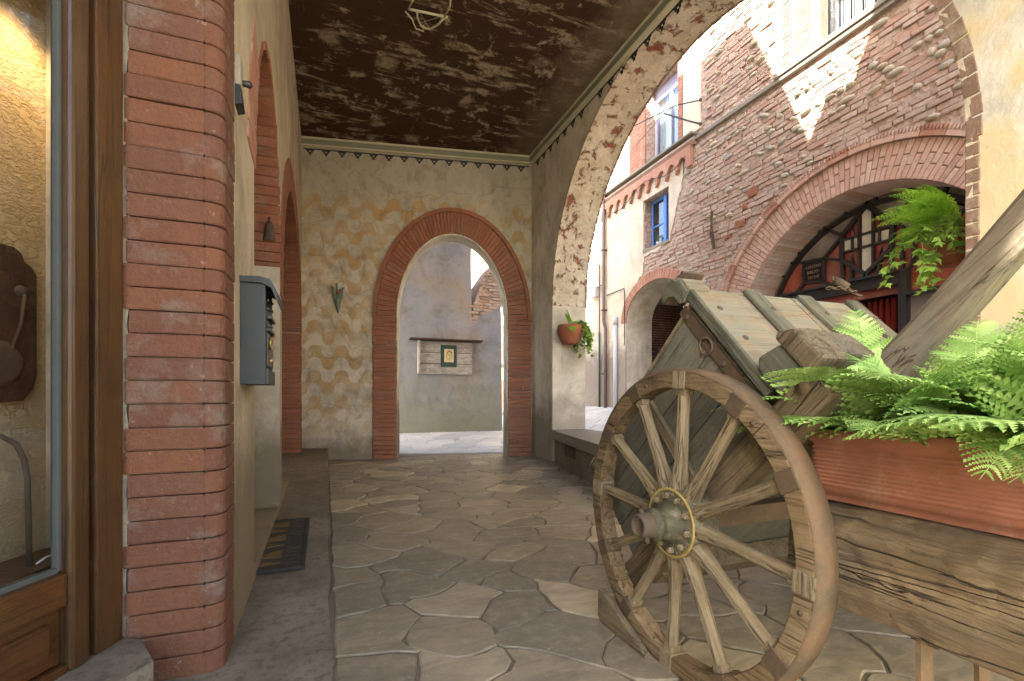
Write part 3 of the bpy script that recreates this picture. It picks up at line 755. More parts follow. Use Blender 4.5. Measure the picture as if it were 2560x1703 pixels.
# ragged lime edge where the brick meets the window frame
mb = MB(); rp = [(-.695, .0)]
P1_ = [(-.668+random.uniform(-.003,.008), .0+.05*i) for i in range(60)]
mb.prism([(-.70,0)]+P1_+[(-.70,2.95)], Fr((-px, 2.107-py, 0), (1,0,0), (0,-1,0)), -.01, .003)
mb.build('mortar_edge', 'mortar_in', pil)
stone_sill = thing('stone_threshold', 'worn dark stone threshold below the shop window frame', 'threshold', (-.8,1.75,.0))
MB().prism(rough_poly([(.19,.29),(.10,.36),(-.55,-.9),(-.30,-1.05),(.27,.12)], .12, .008), fl, 0, .19).build('slab', 'cement', stone_sill)

# ================================================================ shop window
sw = thing('shop_window', 'varnished wooden shop window with cream stucco display behind the glass', 'window', (-.67,2.1,.17), rot=(0,0,math.atan2(-.9273,-.3745)))
# local x runs from the pillar towards the camera side; local y = behind? (rotate +90 from x)
dirx = Vector((-.3745,-.9273,0)); left_of = Vector((.9273,-.3745,0))     # +y local = towards the passage
def sbox(name, m, x0, x1, y0, y1, z0, z1, bev=0, par=None): return MB().box(x0, x1, y0, y1, z0, z1).build(name, m, par or sw, bevel=bev)
sbox('rebate', 'dark_gap', -.03, .024, -.036, -.02, 0.02, 4.9)
sbox('post', 'w_door', .024, .132, -.036, .012, 0.02, 4.9, .006)
sbox('post', 'w_door', .136, .156, -.036, -.012, 0.02, 4.9, .004)
sbox('post', 'w_door', .160, .226, -.036, .018, 0.02, 4.9, .012)
sbox('bead', 'seal', .226, .240, -.036, -.012, .335, 4.9, .003)
sbox('rail', 'w_door2', .226, 1.30, -.10, .008, .225, .33, .01)
sbox('rail', 'w_door2', .226, 1.30, -.10, .008, .0, .045, .008)
sbox('panel', 'w_door2', .228, 1.30, -.07, -.02, .05, .22)
sbox('panel', 'w_door2', .262, 1.26, -.03, -.004, .085, .19, .014)
sbox('bead', 'seal', .236, 1.30, -.036, -.014, .33, .347, .002)
sbox('glass_pane', 'glass', .232, 1.31, -.030, -.027, .335, 4.8)
sbox('post', 'w_door', 1.30, 1.42, -.10, .012, 0.02, 4.9, .006)
sbox('top_rail', 'w_door2', .186, 1.30, -.10, .008, 2.9, 3.02)
box_ = thing('display_case', 'cream stucco display recess with dark shelf behind the shop window', 'display case', (-.67,2.1,.17), rot=tuple(sw.rotation_euler))
MB().box(-.30, 1.9, -.42, -.36, .0, 3.3).build('back_wall', 'stucco', box_)
MB().box(-.30, -.26, -.36, -.10, .0, 3.3).build('side_wall', 'stucco', box_)
MB().box(-.255, 1.9, -.358, -.105, 2.36, 2.42).build('top_board', 'w_dark', box_)
MB().prism([(-.25,-.358),(-.18,-.30),(-.06,-.22),(.03,-.17),(.5,-.12),(1.9,-.12),(1.9,-.358)], fl, .27, .31).build('shelf', 'w_dark', box_)
MB().box(-.25, 1.9, -.358, -.11, .0, .30).build('lower_box', 'w_dark', box_)
brd = thing('wooden_board', 'dark varnished board with rounded ends hung on the stucco', 'board', (-.67,2.1,.17), rot=tuple(sw.rotation_euler))
bfr = Fr((.10,-.358,0), (1,0,0), (0,1,0))
bp = [(0,0),(.0,.855),(-.06,.86),(-.095,.90),(-.108,.95),(-.108,1.31),(-.09,1.335),(-.064,1.35),(-.055,1.375),(-.03,1.39),(.20,1.39),(.24,1.34),(.27,1.31),(.27,.93),(.22,.86)]
MB().prism(bp[1:], bfr, 0, .03).build('board', 'w_dark', brd, bevel=.006)
MB().lathe([(0,.02),(.05,.02),(.07,.012),(.08,0)], (.12,-.328,.985), (0,1,0), 24).build('disc', 'iron', brd)
MB().lathe([(0,.012),(.018,.012),(.022,0)], (.05,-.328,1.24), (0,1,0), 14).build('peg', 'iron', brd)
MB().tube([(.10,-.315,1.02),(.06,-.315,1.13),(.05,-.315,1.23)], .006).build('rod', 'iron', brd)
rod = thing('bent_metal_stand', 'bent grey metal tube standing on the display shelf', 'stand', (-.67,2.1,.17), rot=tuple(sw.rotation_euler))
MB().tube([(.125,-.22,.31),(.128,-.22,.48),(.131,-.22,.60),(.142,-.22,.67),(.165,-.22,.72),(.21,-.22,.75),(.5,-.22,.76)], .0085, 10).build('tube', 'iron', rod)
wire = MB().tube([(.12,-.2,.318),(.08,-.21,.325),(.03,-.22,.322),(.0,-.24,.314)], .004, 6).build('white_cord', 'white'); wire.location = sw.location; wire.rotation_euler = sw.rotation_euler
wire['label'] = 'thin white cord lying on the display shelf'; wire['category'] = 'cord'
dl = thing('display_lamp', 'warm spotlight at the top of the display case', 'lamp', (-.67,2.1,.17), rot=tuple(sw.rotation_euler))
MB().lathe([(0,.05),(.035,.05),(.04,0)], (.06,-.22,2.28), (0,0,1), 16).build('housing', 'brass', dl)
L = bpy.data.lights.new('display_light', 'SPOT'); L.energy = 3.2; L.color = (1, .72, .38); L.spot_size = R(110); L.spot_blend = .8; L.shadow_soft_size = .04
lo = bpy.data.objects.new('display_light', L); col.objects.link(lo); lo.parent = dl; lo.location = (.06,-.21,2.26); lo.rotation_euler = (R(-14), 0, 0)
# wall between shop window and the yard
swall = thing('shop_wall', 'plastered shop wall running back beside the viewer', 'wall', (-1.3,0,0))
MB().prism([(.10,.62),(.0,.70),(-.6,.72),(-1.3,-1.3),(-.6,-1.3)], fl, .17, 5.14).build('wall', 'plaster_left', swall)

# ================================================================ things on the left wall
mbx = thing('mailbox', 'dark grey cast metal mailbox with post horn and little roof', 'mailbox', (-.37, 2.66, 1.10))
MB().box(0, .105, -.16, .15, .0, .47).build('body', 'mailbox', mbx, bevel=.004)
rf = MB(); prof_ = [(0,.47),(.09,.47),(.13,.45),(.15,.40),(.155,.385),(.16,.385),(.152,.44),(.125,.49),(.08,.50),(0,.495)]
rf.prism([(a, b) for a, b in prof_], Fr((0,-.0,0), (1,0,0), (0,1,0)), -.175, .165); rf.build('roof', 'mailbox', mbx)
MB().box(.105, .118, -.155, .145, .0, .07).build('base_moulding', 'mailbox', mbx, bevel=.003)
MB().box(.105, .112, -.13, .12, .085, .245).build('door', 'maildark', mbx, bevel=.003)
MB().box(.105, .125, -.11, .10, .315, .33).build('slot_flap', 'maildark', mbx, bevel=.002)
MB().box(.105, .120, -.12, .11, .255, .27).build('rib', 'mailbox', mbx)
hn = MB(); hn.tube([(.118+.0, -.05+.035*math.cos(R(a)), .20+.028*math.sin(R(a))) for a in range(0, 361, 20)], .005, 6)
hn.tube([(.118,-.02,.22),(.118,.03,.235),(.118,.075,.25)], [.004,.006,.012], 8); hn.build('post_horn', 'brass', mbx)
MB().lathe([(0,.012),(.012,.01),(.014,0)], (.112,.0,.12), (1,0,0), 12).build('lock', 'brass', mbx)
for zz in (.28, .36, .40): MB().bar((.112,-.12,zz), (.112,.1,zz+.02), .008).build('scroll', 'maildark', mbx)
wf = thing('wall_light', 'small cream and grey wall fixture high beside the pillar', 'light fixture', (-.37, 2.42, 2.42))
MB().box(0, .022, -.05, .03, -.02, .11).build('housing', 'fixture', wf, bevel=.003)
MB().prism([(0,-.02),(.028,-.01),(.018,.07),(0,.07)], Fr((0,0,-.09), (1,0,0), (0,1,0)), -.05, .04).build('bracket', 'maildark', wf)
MB().lathe([(.012,0),(.016,.03),(.008,.04),(0,.04)], (.02,.01,.02), (1,0,0), 12).build('lens', 'maildark', wf)
# doormat
dm = thing('doormat', 'black rubber doormat with tan triangles on the raised step', 'doormat', (-.28, 3.58, .050), rot=(R(1.9), 0, 0))
MB().box(-.19, .16, -.53, .53, 0, .012).build('base', 'blackrubber', dm, bevel=.003)
for y0, y1 in ((-.53,-.51),(.51,.53)): MB().box(-.19, .16, y0, y1, .0, .02).build('rim', 'blackrubber', dm, bevel=.002)
MB().box(.14, .16, -.51, .51, .0, .02).build('rim', 'blackrubber', dm, bevel=.002)
mf = Fr((0,0,.0), (1,0,0), (0,0,1), (0,1,0))
for k in range(6):
    y = -.48+k*.165
    MB().prism([(-.185,y),(.02,y-.0),(.02,y+.14)] if k % 2 else [(-.185,y+.14),(-.185,y),(.02,y+.07)], mf, .011, .016).build('triangle', 'tan', dm)
for k in range(16): MB().box(.04, .125, -.495+k*.063, -.465+k*.063, .011, .016).build('rib', 'blackrubber', dm)

# ================================================================ stone bench between pier and cart
bn = thing('stone_bench', 'low granite topped bench wall running from the far pier behind the cart', 'bench', (3.3,5.2,0))
ox, oy = 3.3, 5.2
P = [(3.30,6.79),(3.25,6.70),(2.58,3.66),(3.86,3.66),(3.86,6.76),(3.33,6.76)]
MB().prism([(a-ox, b-oy) for a, b in P], fl, .37, .51).build('seat_slab', 'granite', bn, bevel=.008)
Q = [(3.34,6.76),(3.30,6.70),(2.66,3.70),(3.84,3.70),(3.84,6.76)]
MB().prism([(a-ox, b-oy) for a, b in Q], fl, 0, .37).build('base', 'cement', bn)
u = Vector((2.66-3.30, 3.70-6.70, 0)).normalized(); nrm = Vector((-u.y, u.x, 0)); nrm = nrm if nrm.x < 0 else -nrm
o_ = Vector((3.30-ox, 6.70-oy, 0)); vf = Fr(o_, u, nrm)
MB().box(.62, 1.12, -.0, .004, .20, .345, vf).build('vent_shade_plate', 'dark_gap', bn)  # dark plate paints the shade behind the bars; no hole is cut
for k in range(9): MB().box(.64+k*.055, .655+k*.055, .004, .014, .20, .345, vf).build('bar', 'iron', bn)

# vase holder on the end wall
vz = thing('wall_vase', 'verdigris metal cone vase fixed to the painted end wall', 'wall vase', EA, rot=(0,0,ang))
for dx, top, l in ((-.05,.0,.10),(0,.06,.0),(.06,-.02,.1)):
    pass
MB().tube([ef.p(.59,2.37,.02), ef.p(.59,2.48,.035), ef.p(.59,2.60,.05)], [.008,.035,.048], 10).build('cup', 'green_patina', vz)
for dx, zt in ((-.075,2.78),(-.01,2.83),(.075,2.76),(.04,2.74)):
    MB().tube([ef.p(.59+dx*.3,2.50,.04), ef.p(.59+dx*.8,2.65,.055), ef.p(.59+dx,zt,.06)], [.016,.018,.012], 8).build('stem', 'green_patina', vz)
    MB().lathe([(0,.02),(.02,.01),(.022,0),(0,-.01)], ef.p(.59+dx*1.15,zt,.06), (0,0,1), 8).build('petal', 'green_patina', vz)
MB().lathe([(0,.06),(.03,.03),(.028,0),(0,-.02)], ef.p(.60,2.68,.07), (0,0,1), 10).build('bud', 'clay', vz)

# iron lantern frame on the ceiling
ln = thing('ceiling_lantern', 'old pale iron lantern frame hung from the sooty ceiling', 'lantern', (1.0,5.05,5.15))
for pts, r_ in (([(-.22,-.10,-.16),(.18,-.14,-.16)], .012), ([(-.13,-.09,-.16),(-.10,.06,-.10),(-.03,.22,-.05),(.02,.25,-.04),(.07,.22,-.06),(.12,.04,-.12),(.15,-.13,-.16)], .011), ([(-.22,.12,-.02),(-.14,.16,-.05),(-.08,.28,-.05),(.02,.33,-.02)], .008), ([(.15,-.13,-.16),(.14,-.4,-.25),(.1,-.6,-.3)], .010), ([(-.22,-.10,-.16),(-.2,-.4,-.25)], .010), ([(.0,.26,-.04),(.0,.28,0)], .012)):
    MB().tube(pts, r_, 8).build('iron_bar', 'cream_line', ln)
# trail of fine dusty threads
MB().tube([(-.1,-.08,-.15),(.0,.08,-.12),(.06,.18,-.08)], .002, 4).tube([(.1,-.1,-.15),(.02,.02,-.12),(-.06,.12,-.1)], .002, 4).build('cobweb', 'greypvc', ln)
# ================================================================ ALLEY behind the end wall
al = thing('alley_wall', 'bluish grey rendered wall seen through the pointed doorway', 'wall', (1.5,10.8,0))
af = local(Fr((0,10.8,0), (1,0,0), (0,-1,0)), al)
MB().prism([(-3,-.2),(3.93,-.2),(3.90,3.0),(3.86,3.3),(3.55,3.05),(3.17,2.72),(3.15,4.2),(3.22,7.2),(-3,7.2)], af, -1.2, 0).build('render_face', 'alley', al)
def inpoly_(x, y, P):
    r = False; j = len(P)-1
    for i in range(len(P)):
        if (P[i][1] > y) != (P[j][1] > y) and x < (P[j][0]-P[i][0])*(y-P[i][1])/(P[j][1]-P[i][1])+P[i][0]: r = not r
        j = i
    return r
# broken brick arch springing from the right of that wall
ar = thing('broken_brick_arch', 'stump of a brick arch springing from the alley wall', 'arch', (3.4,10.8,2.7))
rf_ = local(Fr((0,10.8,0), (1,0,0), (0,-1,0)), ar)
MB().prism([(3.16,2.70),(3.55,3.03),(3.88,3.32),(4.35,3.75),(5.2,4.15),(5.2,4.75),(4.4,4.6),(3.75,4.2),(3.45,3.75),(3.25,3.25)], rf_, -1.1, -.03).build('core', 'mortar_out', ar)
z = 2.60
random.seed(31)
while z < 4.5:
    xl = 3.10; xr = 5.15
    x = xl + (.1 if int(z*100) % 2 else 0)
    while x < min(xr, 5.1)-.05:
        w = min(.24, xr-x)
        if random.random() > .06 and inpoly_(x+w*.5, z+.03, [(3.10,2.60),(3.55,2.90),(3.98,3.25),(4.35,3.75),(5.2,4.15),(5.2,4.75),(4.4,4.6),(3.75,4.2),(3.45,3.75),(3.25,3.25)]): MB().stone([(x+.004,z+.004),(x+w-.006,z+.004),(x+w-.006,z+.062),(x+.004,z+.062)], rf_, -.06, random.uniform(-.005,.02), .008, .003).build('brick', 'brick_out', ar)
        x += w+.006
    z += .07
# hanging board with a print
sg = thing('notice_board', 'silvered wooden plank board with a small roof and a mounted print', 'board', (2.54,10.8,1.9))
sf2 = local(Fr((0,10.8,0), (1,0,0), (0,-1,0)), sg)
for k in range(3): MB().box(1.93, 3.16, .02, .05, 1.525+k*.247, 1.757+k*.247+.003*k, sf2).build('plank', 'w_board', sg, bevel=.003)
MB().box(1.96, 3.13, .0, .012, 1.56, 2.24, sf2).build('batten', 'dark_gap', sg)  # dark backing sheet paints shade into the gaps between planks
MB().box(1.90, 1.945, .0, .12, 1.53, 2.28, sf2).build('batten', 'w_board', sg)
MB().box(1.72, 3.38, .0, .22, 2.285, 2.315, sf2, .002).build('little_roof', 'w_dark', sg)
pr = thing('framed_print', 'small ink portrait print on a dark green mount', 'print', (2.6,10.74,1.9))
pf2 = local(Fr((0,10.8,0), (1,0,0), (0,-1,0)), pr)
MB().box(2.42, 2.79, .052, .062, 1.69, 2.19, pf2).build('mount', 'matgreen', pr)
MB().box(2.50, 2.72, .062, .066, 1.80, 2.10, pf2).build('paper', 'paper', pr)
ink = MB()
def face(cx, cz, sx, sz, n=18): return [pf2.p(cx+sx*math.cos(2*math.pi*i/n), cz+sz*math.sin(2*math.pi*i/n), .068) for i in range(n+1)]
ink.tube(face(2.615,1.945,.062,.095), .0035, 5); ink.tube(face(2.595,1.97,.012,.008,8), .003, 4); ink.tube(face(2.64,1.97,.012,.008,8), .003, 4)
ink.tube([pf2.p(2.615,1.965,.068), pf2.p(2.612,1.93,.068), pf2.p(2.625,1.925,.068)], .003, 4)
ink.tube([pf2.p(2.59,1.895,.068), pf2.p(2.615,1.89,.068), pf2.p(2.64,1.9,.068)], .0035, 4)
for a in range(20, 170, 14): ink.tube([pf2.p(2.615+.06*math.cos(R(a)),1.945+.085*math.sin(R(a)),.068), pf2.p(2.615+.075*math.cos(R(a+18)),1.955+.115*math.sin(R(a+18)),.068)], .004, 4)
ink.build('ink_drawing', 'ink', pr)
# small far house in the sun at the end of the street
fh = thing('yellow_house', 'sunlit pale yellow house at the far end of the street', 'building', (6.2,16.5,.6))
MB().box(-1.6, 3.4, 0, 3, -1.4, 9).build('wall', 'yellowhouse', fh)
for zz in (1.5, 4.6):
    f_ = MB().box(-.62, .3, -.03, .0, zz, zz+1.5).build('window', 'copper', fh)
    MB().box(-.56, -.18, -.045, -.031, zz+.06, zz+1.44).box(-.14, .24, -.045, -.031, zz+.06, zz+1.44).build('pane', 'pane_grey', f_)
MB().box(-.62, .3, -.05, .0, -1, 1.0).build('door', 'brick_red2', fh)

# ================================================================ STREET FACADE
fac = thing('stone_and_brick_house', 'old street house of rough brick and cobbles with a wide arch', 'building', (7,5,0))
FF = Fr((7,0,0), (0,1,0), (-1,0,0)); fr_ = local(FF, fac)
BC = (4.66, 2.05); BR = 1.93; BO = 2.45
def big_in(y, z, r=BR): return (y-BC[0])**2+(max(z, BC[1])-BC[1])**2 < r*r if z > BC[1] else abs(y-BC[0]) < r
SC_, SZ, SRX, SRZ = 9.03, 2.86, 1.12, .82
def small_in(y, z, m=0): return ((y-SC_)/(SRX+m))**2+((z-SZ)/(SRZ+m))**2 < 1 if z > SZ else abs(y-SC_) < SRX+m
big_hole = [(BC[0]+BR,-.1)]+arc(BC[0],BC[1],BR,BR,0,180,48)+[(BC[0]-BR,-.1)]
small_hole = [(SC_+SRX,-.1)]+arc(SC_,SZ,SRX,SRZ,0,180,30)+[(SC_-SRX,-.1)]
blue_hole = [(8.55,4.46),(9.44,4.46),(9.44,5.62),(8.55,5.62)]
up_hole = [(8.26,6.42),(9.34,6.42),(9.34,8.2),(8.26,8.2)]
bar_hole = [(3.95,6.33),(5.27,6.33),(5.27,8.6),(3.95,8.6)]
MB().prism([(-4,-.3),(8.10,-.3),(8.10,9.6),(-4,9.6)], fr_, -.6, 0, [big_hole[0:0]+[(min(p[0],8.0),p[1]) for p in big_hole], bar_hole]).build('rubble_wall', 'mortar_out', fac)
ph = thing('plastered_house', 'pale plastered street house with corbelled cornice and blue window', 'building', (7,10,0))
fp = local(FF, ph)
MB().prism([(8.10,-.3),(17,-.3),(17,9.6),(8.10,9.6)], fp, -.6, -.004, [[(max(p[0],8.101) if False else p[0],p[1]) for p in [(SC_+SRX,-.1)]+arc(SC_,SZ,SRX,SRZ,0,146,26)]+[(8.101+0.0,SZ+.46),(8.101,-.1)] if False else [(SC_+SRX,-.1)]+arc(SC_,SZ,SRX,SRZ,0,144,26)+[(8.12,-.1)], blue_hole, up_hole]).build('wall', 'mortar_out', ph)
# plaster coat with a ragged lower edge
edge = [(8.10,5.62),(8.24,5.25),(8.36,4.95),(8.46,4.62),(8.53,4.40),(8.95,4.34),(9.42,4.30),(9.47,3.95),(9.52,3.85),(9.62,3.95)]
rag = []
for a, b in zip(edge, edge[1:]):
    n = max(1, int(math.hypot(b[0]-a[0], b[1]-a[1])/.06))
    for q in range(n): rag.append((a[0]+(b[0]-a[0])*q/n+random.uniform(-.018,.018), a[1]+(b[1]-a[1])*q/n+random.uniform(-.018,.018)))
ring_out = [(SC_+(SRX+.22)*math.cos(R(a)), SZ+(SRZ+.22)*math.sin(R(a))) for a in range(62, -1, -6)]
coat = [(8.10,6.15)]+rag+ring_out+[(SC_+SRX+.22,SZ),(SC_+SRX+.02,SZ-.02),(SC_+SRX+.02,-.3),(17,-.3),(17,6.15)]
MB().prism(coat, fp, -.004, .022, [[(8.55,4.44),(9.46,4.44),(9.46,5.63),(8.55,5.63)]]).build('plaster_coat', 'plaster_out', ph)
MB().prism([(10.0,6.15),(17,6.15),(17,9.6),(10.0,9.6)], fp, -.004, .022).build('plaster_coat', 'plaster_out', ph)
MB().box(7.60, 8.10, .0, .02, 6.40, 9.6, fp).build('plaster_strip', 'plaster_white', ph)
# bright plaster above the string course
MB().prism([(-4,6.35),(3.9,6.35),(3.9,8.65),(5.32,8.65),(5.32,6.35),(5.84,6.35),(5.84,9.6),(-4,9.6)], fr_, 0, .025).build('upper_plaster', 'plaster_white', fac)
MB().box(-4, 7.78, .0, .07, 6.20, 6.27, fr_).build('string_course', 'granite', fac, bevel=.01)
MB().box(-4, 5.86, .0, .10, 6.27, 6.35, fr_).build('string_course', 'granite', fac, bevel=.01)

inpoly = inpoly_
# brick and cobble variants, shared by copies
random.seed(17)
def unit_brick():
    b = MB(); j = lambda: random.uniform(-.05,.05)
    P = [(-.5+j()*.5,-.5+j()),(.5+j()*.5,-.5+j()),(.5+j()*.5,.5+j()),(-.5+j()*.5,.5+j())]
    I = [(p[0]*.90, p[1]*.74) for p in P]
    V = [(0,p[0],p[1]) for p in P]+[(-.8+j(),p[0],p[1]) for p in P]+[(-1+j()*2,p[0],p[1]) for p in I]; F = []
    for i in range(4): k = (i+1) % 4; F += [(i,k,4+k,4+i),(4+i,4+k,8+k,8+i)]
    F.append((8,9,10,11)); return b.add(V, F)
def unit_cobble():
    b = MB(); n = 9; prof = [(1,0),(.97,.35),(.78,.75),(.42,.96)]; V = []; F = []; e = [random.uniform(.84,1.08) for _ in range(n)]
    for r, h in prof: V += [(-h, .5*r*e[k]*math.cos(2*math.pi*k/n), .5*r*e[k]*math.sin(2*math.pi*k/n)) for k in range(n)]
    for i in range(3):
        for k in range(n): F.append((i*n+k, i*n+(k+1)%n, (i+1)*n+(k+1)%n, (i+1)*n+k))
    F.append(tuple(3*n+k for k in range(n))); return b.add(V, F, True)
UB = [unit_brick() for _ in range(8)]; UC = [unit_cobble() for _ in range(6)]
def pieces(items, parent, matname, org, limit):
    """items: (mb_unit, mat, y, z, w, h, proud, rot) -- nearest ones single, the rest joined"""
    items = sorted(items, key=lambda t: (t[2])**2+(7)**2+(t[3]-1)**2)
    meshes = {}
    big = items[:limit]; rest = items[limit:]
    for u, m, y, z, w, h, d, a in big:
        key = (id(u), m)
        if key not in meshes: meshes[key] = u.mesh('cobble' if m == 'cobble' else 'brick', m)
        put(meshes[key], 'cobble' if m == 'cobble' else 'brick', parent, (7-org[0], y-org[1], z-org[2]), (a,0,0), (d, w, h))
    by = {}
    for u, m, y, z, w, h, d, a in rest:
        mb = by.setdefault(m, MB()); ca, sa = math.cos(a), math.sin(a)
        V = [(7-org[0]+p[0]*d, y-org[1]+p[1]*w*ca-p[2]*h*sa, z-org[2]+p[1]*w*sa+p[2]*h*ca) for p in u.v]
        mb.add(V, u.f); mb.sm[-len(u.f):] = u.sm
    for m, mb in by.items(): mb.build('far_cobbles' if m == 'cobble' else 'far_bricks', m, parent, kind='stuff')
random.seed(23)
items = []; items_p = []
z = .45; row = 0
while z < 8.8:
    rough = 4.35 < z < 6.2
    H_ = random.uniform(.068,.084) if not rough else random.uniform(.070,.098)
    y = 2.2 + random.uniform(0,.2)
    cob_row = rough and random.random() < .22
    while y < 10.3:
        w = random.choice((.25,.22,.24,.13,.27,.17,.3)); u = random.choice(UB); m = 'brick_out'
        p_c = .55 if cob_row else (.09 if (rough and y < 7.9) else (.02 if y < 7.9 else 0))
        if z > 6.3: p_c = .10
        if random.random() < p_c: u = random.choice(UC); m = 'cobble'; w = random.uniform(.10,.26)
        yc, zc = y+w/2, z+H_/2
        ok = True
        if 6.14 < zc < 6.40: ok = False
        for dy in (-w/2, w/2):
            if (yc+dy-4.65)**2+(max(zc,2.0)-2.0)**2 < 2.60**2 and zc > 1.5: ok = False
            if zc <= 1.5 and abs(yc+dy-4.65) < 2.60: ok = False
            if small_in(yc+dy, zc, .24): ok = False
            if yc+dy > 8.08 and (zc > 5.72 or inpoly(yc+dy, zc, coat)): ok = False
            if 8.50 < yc+dy < 9.49 and 4.38 < zc < 5.66: ok = False
        if zc > 6.3 and (yc-w/2 < 5.86 or yc+w/2 > 7.58): ok = False
        if ok and random.random() > .06:
            hh = H_*random.uniform(.80,.9) if m == 'brick_out' else H_*random.uniform(.85,1.1)
            d = random.uniform(.004,.034) if m == 'brick_out' else random.uniform(.04,.07)
            a = random.uniform(-.045,.045) + (random.uniform(-.5,.5) if m == 'cobble' and cob_row else 0)
            if rough: a += random.uniform(-.05,.05); 
            it = (u, m, yc, zc, w-random.uniform(.008,.02), hh, d, a)
            (items if yc < 8.1 else items_p).append(it)
        y += w+.006
    z += H_; row += 1
pieces(items, fac, None, (7,5,0), 290)
pieces(items_p, ph, None, (7,10,0), 140)
# orange scars of fresh brick
for (y, z, w, h) in ((6.35,4.62,.20,.16),(6.62,4.15,.22,.14),(6.5,4.42,.12,.12),(6.9,4.0,.16,.06)):
    MB().stone(rough_poly([(y-w/2,z-h/2),(y+w/2,z-h/2),(y+w/2,z+h/2),(y-w/2,z+h/2)], .05, .016), fr_, 0, .034, .01, .002).build('brick', 'brick_in', fac)
# great arch: two rings of voussoirs, dentilled hood of terracotta tiles
n = 92
for i in range(n):
    t0, t1 = math.pi*(i+.05)/n, math.pi*(i+.95)/n
    f0 = lambda r, t, cz=BC[1]: (4.655+r*math.cos(t), cz+r*math.sin(t))
    def rr(k, t): # inner and outer centre drift
        return (BC[0]+BR*math.cos(t)+(4.65+BO*math.cos(t)-BC[0]-BR*math.cos(t))*k, BC[1]+BR*math.sin(t)+(2.0+BO*math.sin(t)-BC[1]-BR*math.sin(t))*k)
    cut = (.36, .64)[i % 2]+random.uniform(-.02,.02)
    for k0, k1 in ((-.0, cut-.012), (cut+.012, 1.0)):
        MB().stone([rr(k0,t0), rr(k1,t0), rr(k1,t1), rr(k0,t1)], fr_, -.12, .03, .006, .004).build('arch_brick', 'brick_vous', fac)
z = .45
while z < 2.0:
    for a, b in ((BC[0]+BR, 4.65+BO), (4.65-BO, BC[0]-BR)):
        mid = a+(b-a)*random.choice((.4,.6))
        for s0, s1 in ((a, mid-.005), (mid+.005, b)): MB().stone([(s0,z+.004),(s1,z+.004),(s1,z+.066),(s0,z+.066)], fr_, -.1, .03, .006, .004).build('arch_brick', 'brick_vous', fac)
    z += .07
for i in range(26):
    t0, t1 = math.pi*(i+.02)/26, math.pi*(i+.98)/26
    q = lambda r, t: (4.65+r*math.cos(t), 2.0+r*math.sin(t))
    m_ = 'brick_vous' if i % 4 else 'brick_red2'
    o = MB().prism([q(2.46,t0), q(2.53,t0), q(2.53,(t0+t1)/2), q(2.53,t1), q(2.46,t1), q(2.46,(t0+t1)/2)], fr_, 0, .075).build('hood_tile', m_, fac)
    mb = MB()
    for k in range(7):
        a0 = t0+(t1-t0)*(k+.15)/7; a1 = t0+(t1-t0)*(k+.6)/7
        mb.prism([q(2.53,a0), q(2.585,a0), q(2.585,a1), q(2.53,a1)], fr_, 0, .085)
    mb.build('dentils', m_, o) if False else mb.build('dentil_row', m_, fac)
# soffit of the great arch
def soff(rx, rz, cy, cz, n0, n1, fr, zb, t=.02):
    H_ = [(cy+rx,zb)]+arc(cy,cz,rx,rz,0,180,40)+[(cy-rx,zb)]; V = [fr.p(*p, n0) for p in H_]+[fr.p(*p, n1) for p in H_]; k = len(H_)
    return MB().add(V, [(i,i+1,k+i+1,k+i) for i in range(k-1)], True)
soff(BR-.004, BR-.004, BC[0], BC[1], -.75, .0, fr_, -.1).build('arch_soffit', 'brick_vous', fac)
# coursed brick lines inside the reveal (far side, seen from the passage)
for i in range(46, 92, 1):
    t0, t1 = math.pi*(i-46+.06)/92*1.0, math.pi*(i-46+.94)/92*1.0
    q = lambda r, t: (BC[0]+r*math.cos(t), BC[1]+r*math.sin(t))
    if i < 92: MB().stone([q(BR-.014,t0), q(BR+.02,t0), q(BR+.02,t1), q(BR-.014,t1)], fr_, -.58, -.01, .003, .0).build('reveal_brick', 'brick_out', fac)

# fanlight in its black metal frame
fan = thing('fanlight_window', 'black metal fanlight with hexagonal bars and red and milky panes', 'window', (7.6,4.7,2.7))
WF = local(Fr((7.6,0,0), (0,1,0), (-1,0,0)), fan)
def wb(a, b, w=.05, d=.06, n0=0.0, nm='bar'):
    A_ = WF.p(a[0], a[1], n0+d/2); B_ = WF.p(b[0], b[1], n0+d/2)
    return MB().bar(A_, B_, w, d, up=(1,0,0) if True else None).build(nm, 'blackmetal', fan)
def wbar(a, b, w=.045, n1=.06, nm='bar'):
    dx, dy = b[0]-a[0], b[1]-a[1]; L = math.hypot(dx, dy); px_, py_ = -dy/L*w/2, dx/L*w/2
    return MB().prism([(a[0]+px_,a[1]+py_),(b[0]+px_,b[1]+py_),(b[0]-px_,b[1]-py_),(a[0]-px_,a[1]-py_)], WF, .0, n1).build(nm, 'blackmetal', fan)
cy_, cz_ = 4.68, 2.12
def pol(r, a): return (cy_+r*math.cos(R(a)), cz_+r*math.sin(R(a)))
outer = arc(cy_,cz_,2.12,2.12,0,180,40); inner = arc(cy_,cz_,1.96,1.96,180,0,40)
MB().prism(outer+inner, WF, -.02, .08).build('outer_arc', 'blackmetal', fan)
inner2 = arc(cy_,cz_,1.80,1.80,0,180,40); inner3 = arc(cy_,cz_,1.73,1.73,180,0,40)
MB().prism(inner2+inner3, WF, .0, .06).build('inner_arc', 'blackmetal', fan)
for a in range(6, 180, 14): wbar(pol(1.74,a), pol(1.98,a), .04, .05)
top = (4.80, 3.86)
D0, D1, D2, D3, D4, D5 = (4.80,3.89), (5.16,3.55), (5.16,3.17), (4.81,2.86), (4.46,3.15), (4.43,3.54)
for a, b in ((D0,D1),(D1,D2),(D2,D3),(D3,D4),(D4,D5),(D5,D0)): wbar(a, b, .06, .075)
